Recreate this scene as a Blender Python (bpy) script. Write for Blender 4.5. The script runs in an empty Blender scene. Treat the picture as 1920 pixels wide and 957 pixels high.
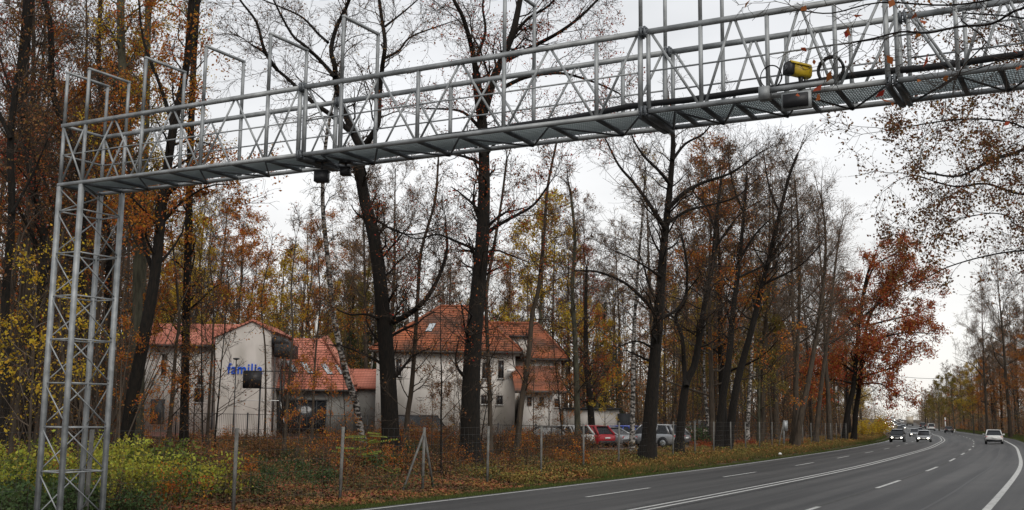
import bpy, math, random
import numpy as np
from mathutils import Matrix, Vector

sc = bpy.context.scene
C = sc.collection
# ------------------------------------------------------------------ camera, world, sun, exposure
F, PITCH, ROLL, CAMZ = 2092.0, 0.1462, 0.0109, 2.2
cp, sp, cr_, sr_ = math.cos(PITCH), math.sin(PITCH), math.cos(ROLL), math.sin(ROLL)
FW = Vector((0, cp, sp)); UP0 = Vector((0, -sp, cp)); RT0 = Vector((1, 0, 0))
RT = cr_ * RT0 + sr_ * UP0
UPV = -sr_ * RT0 + cr_ * UP0
camd = bpy.data.cameras.new('camera'); cam = bpy.data.objects.new('camera', camd); C.objects.link(cam)
camd.sensor_width = 36; camd.lens = F / 1920 * 36; camd.clip_start = .1; camd.clip_end = 6000
M = Matrix.Identity(4)
for i in range(3):
    M[i][0] = RT[i]; M[i][1] = UPV[i]; M[i][2] = -FW[i]
M[2][3] = CAMZ
cam.matrix_world = M
sc.camera = cam
sc.view_settings.view_transform = 'Standard'; sc.view_settings.look = 'None'
sc.view_settings.exposure = 0.3; sc.view_settings.gamma = 1.0
sc.render.engine = 'CYCLES'
sc.cycles.max_bounces = 4; sc.cycles.diffuse_bounces = 2; sc.cycles.glossy_bounces = 2
sc.cycles.transmission_bounces = 2; sc.cycles.transparent_max_bounces = 4
sc.cycles.use_denoising = True
SUN_EL, SUN_AZ = math.radians(42), math.radians(160)     # azimuth from +Y towards +X: soft sun put behind the camera as fill to brighten facing surfaces
world = bpy.data.worlds.new('World'); sc.world = world; world.use_nodes = True
nt = world.node_tree; nt.nodes.clear()
def N(t, **k):
    n = nt.nodes.new(t)
    for a, b in k.items(): setattr(n, a, b)
    return n
out = N('ShaderNodeOutputWorld'); bg = N('ShaderNodeBackground'); bg.inputs[1].default_value = .1
sky = N('ShaderNodeTexSky', sky_type='NISHITA', sun_disc=False, sun_elevation=SUN_EL, sun_rotation=SUN_AZ)
tc = N('ShaderNodeTexCoord'); sep = N('ShaderNodeSeparateXYZ')
nz = N('ShaderNodeTexNoise'); nz.inputs['Scale'].default_value = 2.2; nz.inputs['Detail'].default_value = 5; nz.inputs['Roughness'].default_value = .5
mp = N('ShaderNodeMapping'); mp.inputs['Scale'].default_value = (1, 1, 3.2)
elr = N('ShaderNodeValToRGB'); e = elr.color_ramp
e.elements[0].position = 0.0; e.elements[0].color = (1, .97, .91, 1)
e.elements[1].position = 1.0; e.elements[1].color = (.60, .62, .65, 1)
a = e.elements.new(.10); a.color = (.96, .95, .93, 1)
a = e.elements.new(.28); a.color = (.94, .95, .965, 1)
a = e.elements.new(.42); a.color = (.75, .765, .79, 1)
nr = N('ShaderNodeMapRange'); nr.inputs[1].default_value = .3; nr.inputs[2].default_value = .7
nr.inputs[3].default_value = 6.6; nr.inputs[4].default_value = 9.5
mul = N('ShaderNodeVectorMath', operation='SCALE'); mx = N('ShaderNodeMixRGB'); mx.inputs[0].default_value = .95
L = nt.links.new
L(tc.outputs['Generated'], sep.inputs[0]); L(sep.outputs[2], elr.inputs[0])
L(tc.outputs['Generated'], mp.inputs[0]); L(mp.outputs[0], nz.inputs[0]); L(nz.outputs[0], nr.inputs[0])
L(elr.outputs[0], mul.inputs[0]); L(nr.outputs[0], mul.inputs['Scale'])
L(sky.outputs[0], mx.inputs[1]); L(mul.outputs[0], mx.inputs[2]); L(mx.outputs[0], bg.inputs[0]); L(bg.outputs[0], out.inputs[0])
sund = bpy.data.lights.new('sun', 'SUN'); sun = bpy.data.objects.new('sun', sund); C.objects.link(sun)
sund.energy = 1.5; sund.angle = math.radians(40); sund.color = (1, .95, .88)
sun.rotation_euler = Vector((-math.sin(SUN_AZ) * math.cos(SUN_EL), -math.cos(SUN_AZ) * math.cos(SUN_EL), -math.sin(SUN_EL))).to_track_quat('-Z', 'Y').to_euler()

def at(px, py, Y):
    """world point at ground-plan distance Y seen at photo pixel px,py"""
    d = FW + RT * ((px - 960) / F) - UPV * ((py - 478.5) / F)
    t = Y / d.y
    return Vector((d.x * t, Y, CAMZ + d.z * t))
def wx(px, Y): return (at(px, 785, Y)).x

# ------------------------------------------------------------------ helpers
def mat(name, col, rough=.8, col2=None, scale=8, bump=0, metal=0, spec=.3, emit=None, island=0, objrand=0, detail=4, stretch=None, facts=(.35, .65), back=0):
    m = bpy.data.materials.new(name); m.use_nodes = True; t = m.node_tree; b = t.nodes['Principled BSDF']
    b.inputs['Base Color'].default_value = (*col, 1); b.inputs['Roughness'].default_value = rough
    b.inputs['Metallic'].default_value = metal; b.inputs['Specular IOR Level'].default_value = spec
    if emit: b.inputs['Emission Color'].default_value = (*emit[0], 1); b.inputs['Emission Strength'].default_value = emit[1]
    nn = t.nodes.new; ll = t.links.new; cur = None
    if col2:
        tcn = nn('ShaderNodeTexCoord'); no = nn('ShaderNodeTexNoise'); no.inputs['Scale'].default_value = scale; no.inputs['Detail'].default_value = detail
        src = tcn.outputs['Object']
        if stretch:
            mpn = nn('ShaderNodeMapping'); mpn.inputs['Scale'].default_value = stretch; ll(src, mpn.inputs[0]); src = mpn.outputs[0]
        ll(src, no.inputs[0])
        mr = nn('ShaderNodeMapRange'); mr.inputs[1].default_value, mr.inputs[2].default_value = facts; ll(no.outputs[0], mr.inputs[0])
        mi = nn('ShaderNodeMixRGB'); mi.inputs[1].default_value = (*col, 1); mi.inputs[2].default_value = (*col2, 1)
        ll(mr.outputs[0], mi.inputs[0]); cur = mi.outputs[0]
        if bump:
            bp = nn('ShaderNodeBump'); bp.inputs['Strength'].default_value = bump; bp.inputs['Distance'].default_value = .05
            ll(no.outputs[0], bp.inputs['Height']); ll(bp.outputs[0], b.inputs['Normal'])
    if island or objrand:
        hs = nn('ShaderNodeHueSaturation')
        if cur: ll(cur, hs.inputs['Color'])
        else: hs.inputs['Color'].default_value = (*col, 1)
        if island:
            g = nn('ShaderNodeNewGeometry'); r = g.outputs['Random Per Island']
            m1 = nn('ShaderNodeMapRange'); m1.inputs[3].default_value = .5 - island * .06; m1.inputs[4].default_value = .5 + island * .06; ll(r, m1.inputs[0]); ll(m1.outputs[0], hs.inputs['Hue'])
            wn = nn('ShaderNodeTexWhiteNoise'); wn.noise_dimensions = '1D'; ll(r, wn.inputs['W'])
            m2 = nn('ShaderNodeMapRange'); m2.inputs[3].default_value = 1 - island * .6; m2.inputs[4].default_value = 1 + island * .7; ll(wn.outputs[0], m2.inputs[0]); ll(m2.outputs[0], hs.inputs['Value'])
        else:
            oi = nn('ShaderNodeObjectInfo'); m2 = nn('ShaderNodeMapRange'); m2.inputs[3].default_value = 1 - objrand; m2.inputs[4].default_value = 1 + objrand; ll(oi.outputs['Random'], m2.inputs[0]); ll(m2.outputs[0], hs.inputs['Value'])
        cur = hs.outputs[0]
    if cur: ll(cur, b.inputs['Base Color'])
    if back:      # thin leaves let some light through
        tr = nn('ShaderNodeBsdfTranslucent'); ms = nn('ShaderNodeMixShader'); ms.inputs[0].default_value = back
        if cur: ll(cur, tr.inputs[0])
        else: tr.inputs[0].default_value = (*col, 1)
        o = t.nodes['Material Output']; ll(b.outputs[0], ms.inputs[1]); ll(tr.outputs[0], ms.inputs[2]); ll(ms.outputs[0], o.inputs[0])
    return m

class MB:
    """collects shapes into one mesh"""
    def __init__(s): s.v = []; s.f = []; s.mi = []; s.cur = 0; s.np_v = []; s.np_f = []; s.np_m = []
    def quadface(s, pts):
        b = len(s.v); s.v += [tuple(p) for p in pts]; s.f.append(tuple(range(b, b + len(pts)))); s.mi.append(s.cur)
    def box(s, c, d, rz=0, R=None):
        if R is None: R = Matrix.Rotation(rz, 3, 'Z')
        b = len(s.v); c = Vector(c)
        for x in (-.5, .5):
            for y in (-.5, .5):
                for z in (-.5, .5): s.v.append(tuple(c + R @ Vector((x * d[0], y * d[1], z * d[2]))))
        for q in ((0, 1, 3, 2), (4, 6, 7, 5), (0, 4, 5, 1), (2, 3, 7, 6), (0, 2, 6, 4), (1, 5, 7, 3)):
            s.f.append(tuple(b + i for i in q)); s.mi.append(s.cur)
        return s
    def bar(s, p, q, w, h=None, up=(0, 0, 1), ext=0):
        p = Vector(p); q = Vector(q); h = h or w; d = (q - p); l = d.length; d /= l
        u = Vector(up)
        if abs(d.dot(u)) > .98: u = Vector((XD.x, XD.y, 0)) if 'XD' in globals() else Vector((1, 0, 0))
        sd = d.cross(u).normalized(); uu = sd.cross(d)
        R = Matrix((d, sd, uu)).transposed()
        return s.box((p + q) / 2, (l + 2 * ext, w, h), R=R)
    def tube(s, pts, rad, n=8, cap=True):
        pts = [Vector(p) for p in pts]
        if not hasattr(rad, '__len__'): rad = [rad] * len(pts)
        b = len(s.v); ref = None
        for i, p in enumerate(pts):
            t = (pts[min(i + 1, len(pts) - 1)] - pts[max(i - 1, 0)]).normalized()
            if ref is None: ref = t.orthogonal().normalized()
            ref = (ref - t * ref.dot(t)).normalized(); o = t.cross(ref)
            for k in range(n):
                a = 2 * math.pi * k / n; s.v.append(tuple(p + (ref * math.cos(a) + o * math.sin(a)) * rad[i]))
        for i in range(len(pts) - 1):
            for k in range(n):
                k2 = (k + 1) % n
                s.f.append((b + i * n + k, b + i * n + k2, b + (i + 1) * n + k2, b + (i + 1) * n + k)); s.mi.append(s.cur)
        if cap:
            s.f.append(tuple(b + k for k in reversed(range(n)))); s.mi.append(s.cur)
            e = b + (len(pts) - 1) * n; s.f.append(tuple(e + k for k in range(n))); s.mi.append(s.cur)
        return s
    def prism(s, poly, a, b_, map3):
        """extrude 2D polygon poly from a to b_, map3(u,v,w)->xyz"""
        n = len(poly); b = len(s.v)
        for w in (a, b_):
            for (u, v) in poly: s.v.append(tuple(map3(u, v, w)))
        s.f.append(tuple(b + i for i in range(n))); s.mi.append(s.cur)
        s.f.append(tuple(b + n + i for i in reversed(range(n)))); s.mi.append(s.cur)
        for i in range(n):
            j = (i + 1) % n; s.f.append((b + i, b + n + i, b + n + j, b + j)); s.mi.append(s.cur)
        return s
    def arr(s, verts, faces, mi=None):
        """numpy verts (n,3), faces (m,k)"""
        s.np_v.append(np.asarray(verts, np.float32)); s.np_f.append(np.asarray(faces, np.int32)); s.np_m.append(s.cur if mi is None else mi)
    def build(s, name, mats, parent=None, smooth=False, loc=None):
        if not isinstance(mats, (list, tuple)): mats = [mats]
        me = bpy.data.meshes.new(name)
        V = [np.array(s.v, np.float32).reshape(-1, 3)] + s.np_v
        lv = [np.array([i for f in s.f for i in f], np.int32)]; ls = [np.array([len(f) for f in s.f], np.int32)]; mm = [np.array(s.mi, np.int32)]
        off = len(s.v)
        for v, f, m in zip(s.np_v, s.np_f, s.np_m):
            lv.append((f + off).ravel()); ls.append(np.full(len(f), f.shape[1], np.int32)); mm.append(np.full(len(f), m, np.int32)); off += len(v)
        V = np.concatenate(V)
        if loc is not None: V = V - np.array(loc, np.float32)
        lv = np.concatenate(lv); ls = np.concatenate(ls); mm = np.concatenate(mm)
        me.vertices.add(len(V)); me.vertices.foreach_set('co', V.ravel())
        me.loops.add(len(lv)); me.loops.foreach_set('vertex_index', lv)
        me.polygons.add(len(ls)); st = np.concatenate(([0], np.cumsum(ls)[:-1])).astype(np.int32)
        me.polygons.foreach_set('loop_start', st); me.polygons.foreach_set('loop_total', ls)
        me.polygons.foreach_set('material_index', mm)
        if smooth: me.polygons.foreach_set('use_smooth', np.ones(len(ls), bool))
        for m in mats: me.materials.append(m)
        me.update(calc_edges=True)
        o = bpy.data.objects.new(name, me); C.objects.link(o)
        if parent is not None: o.parent = parent
        if loc is not None: o.location = loc
        return o
def tag(o, label=None, cat=None, group=None, kind=None):
    if label: o['label'] = label
    if cat: o['category'] = cat
    if group: o['group'] = group
    if kind: o['kind'] = kind
    return o
def empty(name, loc=(0, 0, 0), rz=0):
    o = bpy.data.objects.new(name, None); C.objects.link(o); o.location = loc; o.rotation_euler = (0, 0, rz); o.empty_display_size = .2
    return o
def copy_tree(o, parent=None):
    c = o.copy(); C.objects.link(c); c.parent = parent
    for ch in list(o.children): copy_tree(ch, c)
    return c

# ------------------------------------------------------------------ road geometry
CL = [(-40, -55), (-23, -22), (-10.6, 2), (3.4, 28.6), (11.3, 44.4), (16.7, 55.2), (24.1, 71.5), (38.5, 103.7), (58.0, 151.0), (74.4, 195.1), (88.5, 236), (102, 279), (117.5, 330), (150, 432), (192, 560), (246, 720), (306, 880), (420, 1200), (560, 1600)]
def catmull(P, k=12):
    P = [np.array(p, float) for p in P]; P = [2 * P[0] - P[1]] + P + [2 * P[-1] - P[-2]]; o = []
    for i in range(1, len(P) - 2):
        for j in range(k):
            t = j / k; a, b, c, d = P[i - 1:i + 3]
            o.append(.5 * ((2 * b) + (c - a) * t + (2 * a - 5 * b + 4 * c - d) * t * t + (3 * b - a - 3 * c + d) * t ** 3))
    o.append(P[-2]); return np.array(o)
_ys = np.arange(-54, 1596, 2.0); _xs = np.interp(_ys, [p[1] for p in CL], [p[0] for p in CL]); _sm = _xs.copy()
for _i, _y in enumerate(_ys):
    _sg = 8 if _y < 220 else 14; _w = np.exp(-.5 * ((_ys - _y) / _sg) ** 2); _m = np.abs(_ys - _y) <= min(3 * _sg, _y + 54, 1594 - _y) + .1; _sm[_i] = (_xs * _w * _m).sum() / (_w * _m).sum()
_k = np.unique(np.concatenate([np.arange(0, 190, 2), np.arange(190, len(_ys), 8), [len(_ys) - 1]])); RC = np.column_stack([_sm, _ys])[_k]; RT_ = np.gradient(RC[:, 0], RC[:, 1]); RT_ = np.column_stack([RT_, np.ones(len(RC))]); RT_ /= np.linalg.norm(RT_, axis=1)[:, None]; RN = np.stack([RT_[:, 1], -RT_[:, 0]], 1)
RS = np.concatenate(([0], np.cumsum(np.linalg.norm(np.diff(RC, axis=0), axis=1))))
def zc(Y): return np.interp(Y, [0, 150, 230, 330, 435, 700, 900, 1600], [0, 0, 0, .45, 1.3, 4.0, 5.0, 5.5])
HALF = 7.25
def lateral(x, y):
    """signed distance from the centre line (right positive) and arc length"""
    x = np.atleast_1d(np.asarray(x, float)); y = np.atleast_1d(np.asarray(y, float))
    lat = np.empty(len(x)); arc = np.empty(len(x))
    for i0 in range(0, len(x), 20000):
        xx = x[i0:i0 + 20000]; yy = y[i0:i0 + 20000]
        A = RC[:-1]; D = RC[1:] - A; LL = (D ** 2).sum(1)
        t = ((xx[:, None] - A[:, 0]) * D[:, 0] + (yy[:, None] - A[:, 1]) * D[:, 1]) / LL; t = np.clip(t, 0, 1)
        qx = A[:, 0] + D[:, 0] * t; qy = A[:, 1] + D[:, 1] * t
        d2 = (xx[:, None] - qx) ** 2 + (yy[:, None] - qy) ** 2; k = d2.argmin(1); r = np.arange(len(xx))
        sg = np.sign((xx - qx[r, k]) * D[k, 1] - (yy - qy[r, k]) * D[k, 0]); lat[i0:i0 + 20000] = sg * np.sqrt(d2[r, k])
        arc[i0:i0 + 20000] = RS[k] + t[r, k] * np.sqrt(LL[k])
    return lat, arc
def bank(Y): return np.interp(Y, [0, 170, 300, 400], [.033, .033, .015, 0])
LX = [-2500, -300, -150, -80, -62, -50, -30, -17, -11.5, -9.7, -8.5, -7.7, -7.5, 8.5, 8.8, 9.2, 9.9, 12, 20, 150, 2500]
LZ = [9, 3, 2.2, 1.65, 1.3, .8, .65, .5, .22, .03, -.12, -.02, -.02, -.02, -.02, .0, .06, .2, .3, 1.2, 8]
def gz(x, y, road=False):
    lat, arc = lateral(x, y); yy = np.atleast_1d(np.asarray(y, float))
    b = bank(yy); base = zc(yy) + b * np.clip(lat, -8.3, 8.9)
    z = base + np.interp(lat, LX, LZ) + np.where(lat < -9, np.interp(yy, [0, 45, 65, 500], [-.12, -.1, .08, .08]), 0)
    inside = (lat > -7.2) & (lat < 8.2)
    z = np.where(inside, base - .12, z)
    return z
def gz1(x, y): return float(gz([x], [y])[0])

# ------------------------------------------------------------------ materials
m_ground = mat('forest_floor', (.075, .040, .020), .95, (.032, .028, .014), 1.3, bump=.6, detail=8)
m_asph = bpy.data.materials.new('asphalt'); m_asph.use_nodes = True
t = m_asph.node_tree; b = t.nodes['Principled BSDF']; nn = t.nodes.new; ll = t.links.new
uv = nn('ShaderNodeUVMap'); uv.uv_map = 'road'; mpn = nn('ShaderNodeMapping'); mpn.inputs['Scale'].default_value = (1.1, .02, 1); ll(uv.outputs[0], mpn.inputs[0])
n1 = nn('ShaderNodeTexNoise'); n1.inputs['Scale'].default_value = 1.4; n1.inputs['Detail'].default_value = 5; ll(mpn.outputs[0], n1.inputs[0])
n2 = nn('ShaderNodeTexNoise'); n2.inputs['Scale'].default_value = 60; n2.inputs['Detail'].default_value = 3; tcc = nn('ShaderNodeTexCoord'); ll(tcc.outputs['Object'], n2.inputs[0])
n3 = nn('ShaderNodeTexNoise'); n3.inputs['Scale'].default_value = .35; n3.inputs['Detail'].default_value = 6; ll(tcc.outputs['Object'], n3.inputs[0])
r1 = nn('ShaderNodeValToRGB'); r1.color_ramp.elements[0].position = .38; r1.color_ramp.elements[0].color = (.026, .0255, .025, 1); r1.color_ramp.elements[1].position = .62; r1.color_ramp.elements[1].color = (.062, .060, .057, 1); ll(n1.outputs[0], r1.inputs[0])
mm_ = nn('ShaderNodeMixRGB'); mm_.blend_type = 'MULTIPLY'; mm_.inputs[0].default_value = .8; ll(r1.outputs[0], mm_.inputs[1])
r2 = nn('ShaderNodeMapRange'); r2.inputs[3].default_value = .55; r2.inputs[4].default_value = 1.45; ll(n2.outputs[0], r2.inputs[0])
r3 = nn('ShaderNodeMapRange'); r3.inputs[1].default_value = .3; r3.inputs[2].default_value = .7; r3.inputs[3].default_value = .8; r3.inputs[4].default_value = 1.12; ll(n3.outputs[0], r3.inputs[0])
mu = nn('ShaderNodeMath'); mu.operation = 'MULTIPLY'; ll(r2.outputs[0], mu.inputs[0]); ll(r3.outputs[0], mu.inputs[1]); ll(mu.outputs[0], mm_.inputs[2])
ll(mm_.outputs[0], b.inputs['Base Color']); b.inputs['Roughness'].default_value = .62; b.inputs['Specular IOR Level'].default_value = .35
bp = nn('ShaderNodeBump'); bp.inputs['Strength'].default_value = .25; bp.inputs['Distance'].default_value = .01; ll(n2.outputs[0], bp.inputs['Height']); ll(bp.outputs[0], b.inputs['Normal'])
m_paint = mat('road_paint', (.50, .50, .48), .75, (.25, .25, .24), 9, facts=(.45, .75))
m_galv = mat('galvanised_steel', (.34, .355, .36), .55, (.19, .20, .205), 3.5, metal=.3, spec=.4)
m_gdark = mat('weathered_steel', (.14, .15, .16), .55, (.09, .10, .11), 9, metal=.5)
m_grat = mat('steel_grating', (.42, .48, .50), .6, metal=.1)
m_black = mat('black_rubber', (.012, .012, .013), .5)
m_blackp = mat('black_paint', (.02, .02, .022), .45)
m_yel = mat('yellow_housing', (.50, .36, .02), .4, (.36, .24, .02), 6)
m_bark = mat('bark_dark', (.014, .010, .007), .95, (.004, .0037, .003), 6, bump=1, stretch=(3, 3, .7))
m_bark2 = mat('bark_brown', (.075, .056, .040), .95, (.035, .028, .021), 3, bump=.8, stretch=(3, 3, .6))
m_barkg = mat('bark_grey_green', (.085, .080, .055), .95, (.040, .038, .026), 3, bump=.8, stretch=(3, 3, .6))
m_twig = mat('twig_bark', (.040, .028, .020), .9, objrand=.35)
m_twigl = mat('twig_pale', (.105, .080, .060), .9, objrand=.3)
m_birch = mat('birch_bark', (.36, .33, .30), .85, (.025, .022, .02), 3.4, stretch=(1.3, 1.3, 2.6), facts=(.42, .54), detail=7)
m_lf_or = mat('leaf_orange', (.42, .15, .022), .7, island=.45, back=.4)
m_lf_br = mat('leaf_brown', (.22, .105, .038), .8, island=.5, back=.35)
m_lf_red = mat('leaf_red', (.34, .075, .022), .7, island=.4, back=.4)
m_lf_ro = mat('leaf_red_orange', (.36, .105, .030), .75, island=.55, back=.4)
m_lf_bd = mat('leaf_dark_brown', (.17, .080, .028), .8, island=.55, back=.3)
m_lf_yel = mat('leaf_yellow', (.50, .33, .028), .7, island=.35, back=.4)
m_lf_gr = mat('leaf_green', (.10, .13, .022), .7, island=.4, back=.35)
m_lf_ol = mat('leaf_olive', (.22, .165, .035), .75, island=.5, back=.3)
m_lf_dk = mat('leaf_dark_green', (.045, .075, .022), .7, island=.4, back=.2)
m_needle = mat('needles', (.020, .034, .014), .8, island=.4)
m_grass = mat('grass_blades', (.060, .078, .016), .8, island=.5, back=.2)
m_grassd = mat('dry_grass', (.18, .12, .040), .85, island=.4, back=.3)
m_wall = mat('white_render', (.64, .60, .56), .9, (.44, .41, .37), .55, detail=9, stretch=(1.4, 1.4, .6))
m_wallg = mat('grey_render', (.24, .235, .22), .9, (.18, .17, .16), .8, detail=6)
m_walld = mat('dark_cladding', (.035, .037, .04), .6)
m_glass = mat('window_glass', (.015, .017, .02), .12, spec=.6)
m_sky_l = mat('skylight_glass', (.45, .48, .50), .15, spec=.8)
m_frame = mat('window_frame', (.07, .06, .055), .6)
m_white = mat('white_plastic', (.72, .72, .70), .6)
m_conc = mat('concrete_post', (.17, .165, .15), .9, (.10, .096, .09), 5)
m_brick = mat('red_paving', (.22, .09, .065), .9, (.14, .07, .055), 2)
m_wire = mat('fence_wire', (.10, .10, .10), .6, metal=.3)
m_sand = mat('compacted_gravel', (.17, .14, .12), .95, (.10, .08, .065), 1.4, detail=7)
def tile_mat(name, c1, c2):
    m = mat(name, c1, .8, c2, .55, detail=6); t = m.node_tree; b = t.nodes['Principled BSDF']; nn = t.nodes.new; ll = t.links.new
    uv = nn('ShaderNodeUVMap'); uv.uv_map = 'tiles'; sx = nn('ShaderNodeSeparateXYZ'); ll(uv.outputs[0], sx.inputs[0])
    def fr(s, k):
        a = nn('ShaderNodeMath'); a.operation = 'MULTIPLY'; a.inputs[1].default_value = k; ll(s, a.inputs[0]); f = nn('ShaderNodeMath'); f.operation = 'FRACT'; ll(a.outputs[0], f.inputs[0]); return f.outputs[0]
    v = fr(sx.outputs[1], 1 / .34); u = fr(sx.outputs[0], 1 / .25)
    g = nn('ShaderNodeMath'); g.operation = 'GREATER_THAN'; g.inputs[1].default_value = .74; ll(v, g.inputs[0])
    g2 = nn('ShaderNodeMath'); g2.operation = 'GREATER_THAN'; g2.inputs[1].default_value = .86; ll(u, g2.inputs[0])
    g3 = nn('ShaderNodeMath'); g3.operation = 'MULTIPLY'; g3.inputs[1].default_value = .35; ll(g2.outputs[0], g3.inputs[0])
    g4 = nn('ShaderNodeMath'); g4.operation = 'MAXIMUM'; ll(g.outputs[0], g4.inputs[0]); ll(g3.outputs[0], g4.inputs[1])
    g5 = nn('ShaderNodeMath'); g5.operation = 'MULTIPLY'; g5.inputs[1].default_value = .8; ll(g4.outputs[0], g5.inputs[0])
    src = b.inputs['Base Color'].links[0].from_socket
    mi = nn('ShaderNodeMixRGB'); ll(g5.outputs[0], mi.inputs[0]); ll(src, mi.inputs[1]); mi.inputs[2].default_value = (c2[0] * .12, c2[1] * .12, c2[2] * .12, 1); ll(mi.outputs[0], b.inputs['Base Color'])
    bpn = nn('ShaderNodeBump'); bpn.inputs['Strength'].default_value = .8; bpn.inputs['Distance'].default_value = .06; ll(v, bpn.inputs['Height']); ll(bpn.outputs[0], b.inputs['Normal'])
    return m
m_tile = tile_mat('new_red_tiles', (.56, .215, .15), (.40, .13, .085))
m_tile2 = tile_mat('old_orange_tiles', (.42, .125, .055), (.12, .058, .038))

# ------------------------------------------------------------------ ground, road, markings
def grid_axis(lo, hi, fine_lo, fine_hi, fs, growth=1.25):
    a = list(np.arange(fine_lo, fine_hi + fs, fs)); s = fs
    while a[-1] < hi: s *= growth; a.append(a[-1] + s)
    s = fs
    while a[0] > lo: s *= growth; a.insert(0, a[0] - s)
    return np.array(a)
gx = grid_axis(-2500, 2500, -45, 150, 1.25); gy = grid_axis(-300, 3000, -4, 260, 1.5)
GX, GY = np.meshgrid(gx, gy); gzv = gz(GX.ravel(), GY.ravel())
rng0 = np.random.default_rng(1)
la_, _ = lateral(GX.ravel(), GY.ravel())
gzv = gzv + np.where((np.abs(la_) > 9.5), rng0.normal(0, .025, len(gzv)), 0)
mb = MB(); nx, ny = len(gx), len(gy); I = np.arange(nx * ny).reshape(ny, nx)
mb.arr(np.stack([GX.ravel(), GY.ravel(), gzv], 1), np.stack([I[:-1, :-1].ravel(), I[:-1, 1:].ravel(), I[1:, 1:].ravel(), I[1:, :-1].ravel()], 1))
tag(mb.build('ground', m_ground, smooth=True), kind='structure')

def strip(name, material, l0, l1, dz, s0=0, s1=None, n=None, uvn=None):
    """ribbon along the road between lateral offsets l0..l1"""
    s1 = s1 if s1 is not None else RS[-1]
    return ribbons(name, material, [(l0, l1, s0, s1)], dz, uvn)
def ribbon_arr(l0, l1, s0, s1, dz, step=3.0, cross=1, mark=False):
    ns = max(2, int((s1 - s0) / step) + 1); ss = np.linspace(s0, s1, ns)
    cx = np.interp(ss, RS, RC[:, 0]); cy = np.interp(ss, RS, RC[:, 1]); nxn = np.interp(ss, RS, RN[:, 0]); nyn = np.interp(ss, RS, RN[:, 1])
    ls = np.linspace(l0, l1, cross + 1); V = []; U = []
    for l in ls:
        if mark and l > 1: l = l * (.958 + .125 * np.exp(-(np.clip(cy, -40, 900) - 20) / 38))
        x = cx + nxn * l; y = cy + nyn * l
        z = zc(cy) + bank(cy) * l + dz; V.append(np.stack([x, y, z], 1)); U.append(np.stack([np.zeros(ns) + l, ss], 1))
    V = np.stack(V, 1).reshape(-1, 3); U = np.stack(U, 1).reshape(-1, 2); k = cross + 1
    I = np.arange(ns * k).reshape(ns, k)
    Fc = np.stack([I[:-1, :-1].ravel(), I[:-1, 1:].ravel(), I[1:, 1:].ravel(), I[1:, :-1].ravel()], 1)
    return V, Fc, U
V_, F_, U_ = ribbon_arr(-7.65, 8.75, 0, RS[-1], 0, cross=6)
mb = MB(); mb.arr(V_, F_); road = mb.build('road', m_asph, smooth=True)
ul = road.data.uv_layers.new(name='road'); li = np.empty(len(road.data.loops), np.int32); road.data.loops.foreach_get('vertex_index', li); ul.data.foreach_set('uv', U_[li].ravel().astype(np.float32))
tag(road, kind='structure')
def arcY(Y): return float(np.interp(Y, RC[:, 1], RS))
mb = MB()
def rib(l0, l1, s0, s1):
    v, f, u = ribbon_arr(l0, l1, s0, s1, .005, step=1.5 if s1 - s0 < 20 else 3.0, mark=True); mb.arr(v, f)
rib(-HALF - .08, -HALF + .08, 0, RS[-1]); rib(HALF + .16, HALF + .34, 0, RS[-1])
rib(-.26, -.12, 0, RS[-1]); rib(.12, .26, 0, RS[-1])
def latpt(px, Yg):
    p = at(px, 785, Yg); return lateral([p.x], [p.y])
sL = float(latpt(1100, 34.7)[1][0]); sR = float(latpt(1648, 36.6)[1][0])
for base, lt in ((sL, -3.64), (sR, 3.82)):
    s = base - 15 * 6
    while s < 900:
        rib(lt - .07, lt + .07, s, s + 5.7); s += 15
tag(mb.build('road_markings', m_paint), kind='structure')
mb = MB()
for l_, w_ in ((.50, .045), (-.44, .03), (-5.6, .03), (6.2, .04)): v, f, u = ribbon_arr(l_ - w_, l_ + w_, 0, 500, .004, mark=True); v[:, 0] += np.repeat(np.sin(np.arange(len(v) // 2) * .8) * .03, 2); mb.arr(v, f)
tag(mb.build('road_tar_seams', mat('tar', (.012, .012, .012), .5)), kind='structure')
mb = MB(); v, f, u = ribbon_arr(3.74, 3.87, 0, 400, .0025, mark=True); mb.arr(v, f); v, f, u = ribbon_arr(-3.69, -3.62, 0, 400, .0025, mark=True); mb.arr(v, f)
tag(mb.build('road_joint', mat('pale_joint', (.085, .082, .078), .8, (.05, .049, .047), 6)), kind='structure')
# red paved yard and gravel parking by the houses
def patch(name, m, pts, dz=.02):
    """draped polygon given as quad corners, subdivided"""
    A, B, D, E_ = [Vector(p) for p in pts]; n = 24; P = []
    for i in range(n + 1):
        for j in range(n + 1):
            u, v = i / n, j / n; q = A * (1 - u) * (1 - v) + B * u * (1 - v) + D * u * v + E_ * (1 - u) * v; P.append((q.x, q.y))
    P = np.array(P); z = gz(P[:, 0], P[:, 1]) + dz; I = np.arange((n + 1) ** 2).reshape(n + 1, n + 1); mbb = MB()
    mbb.arr(np.column_stack([P, z]), np.stack([I[:-1, :-1].ravel(), I[1:, :-1].ravel(), I[1:, 1:].ravel(), I[:-1, 1:].ravel()], 1))
    return tag(mbb.build(name, m, smooth=True), kind='structure')
patch('paved_yard', m_brick, [(-40, 80, 0), (-16, 80, 0), (-16, 92, 0), (-40, 92, 0)], .06)
patch('car_park', m_sand, [(-10, 67, 0), (12, 74, 0), (16, 96, 0), (-8, 92, 0)], .06)

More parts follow.
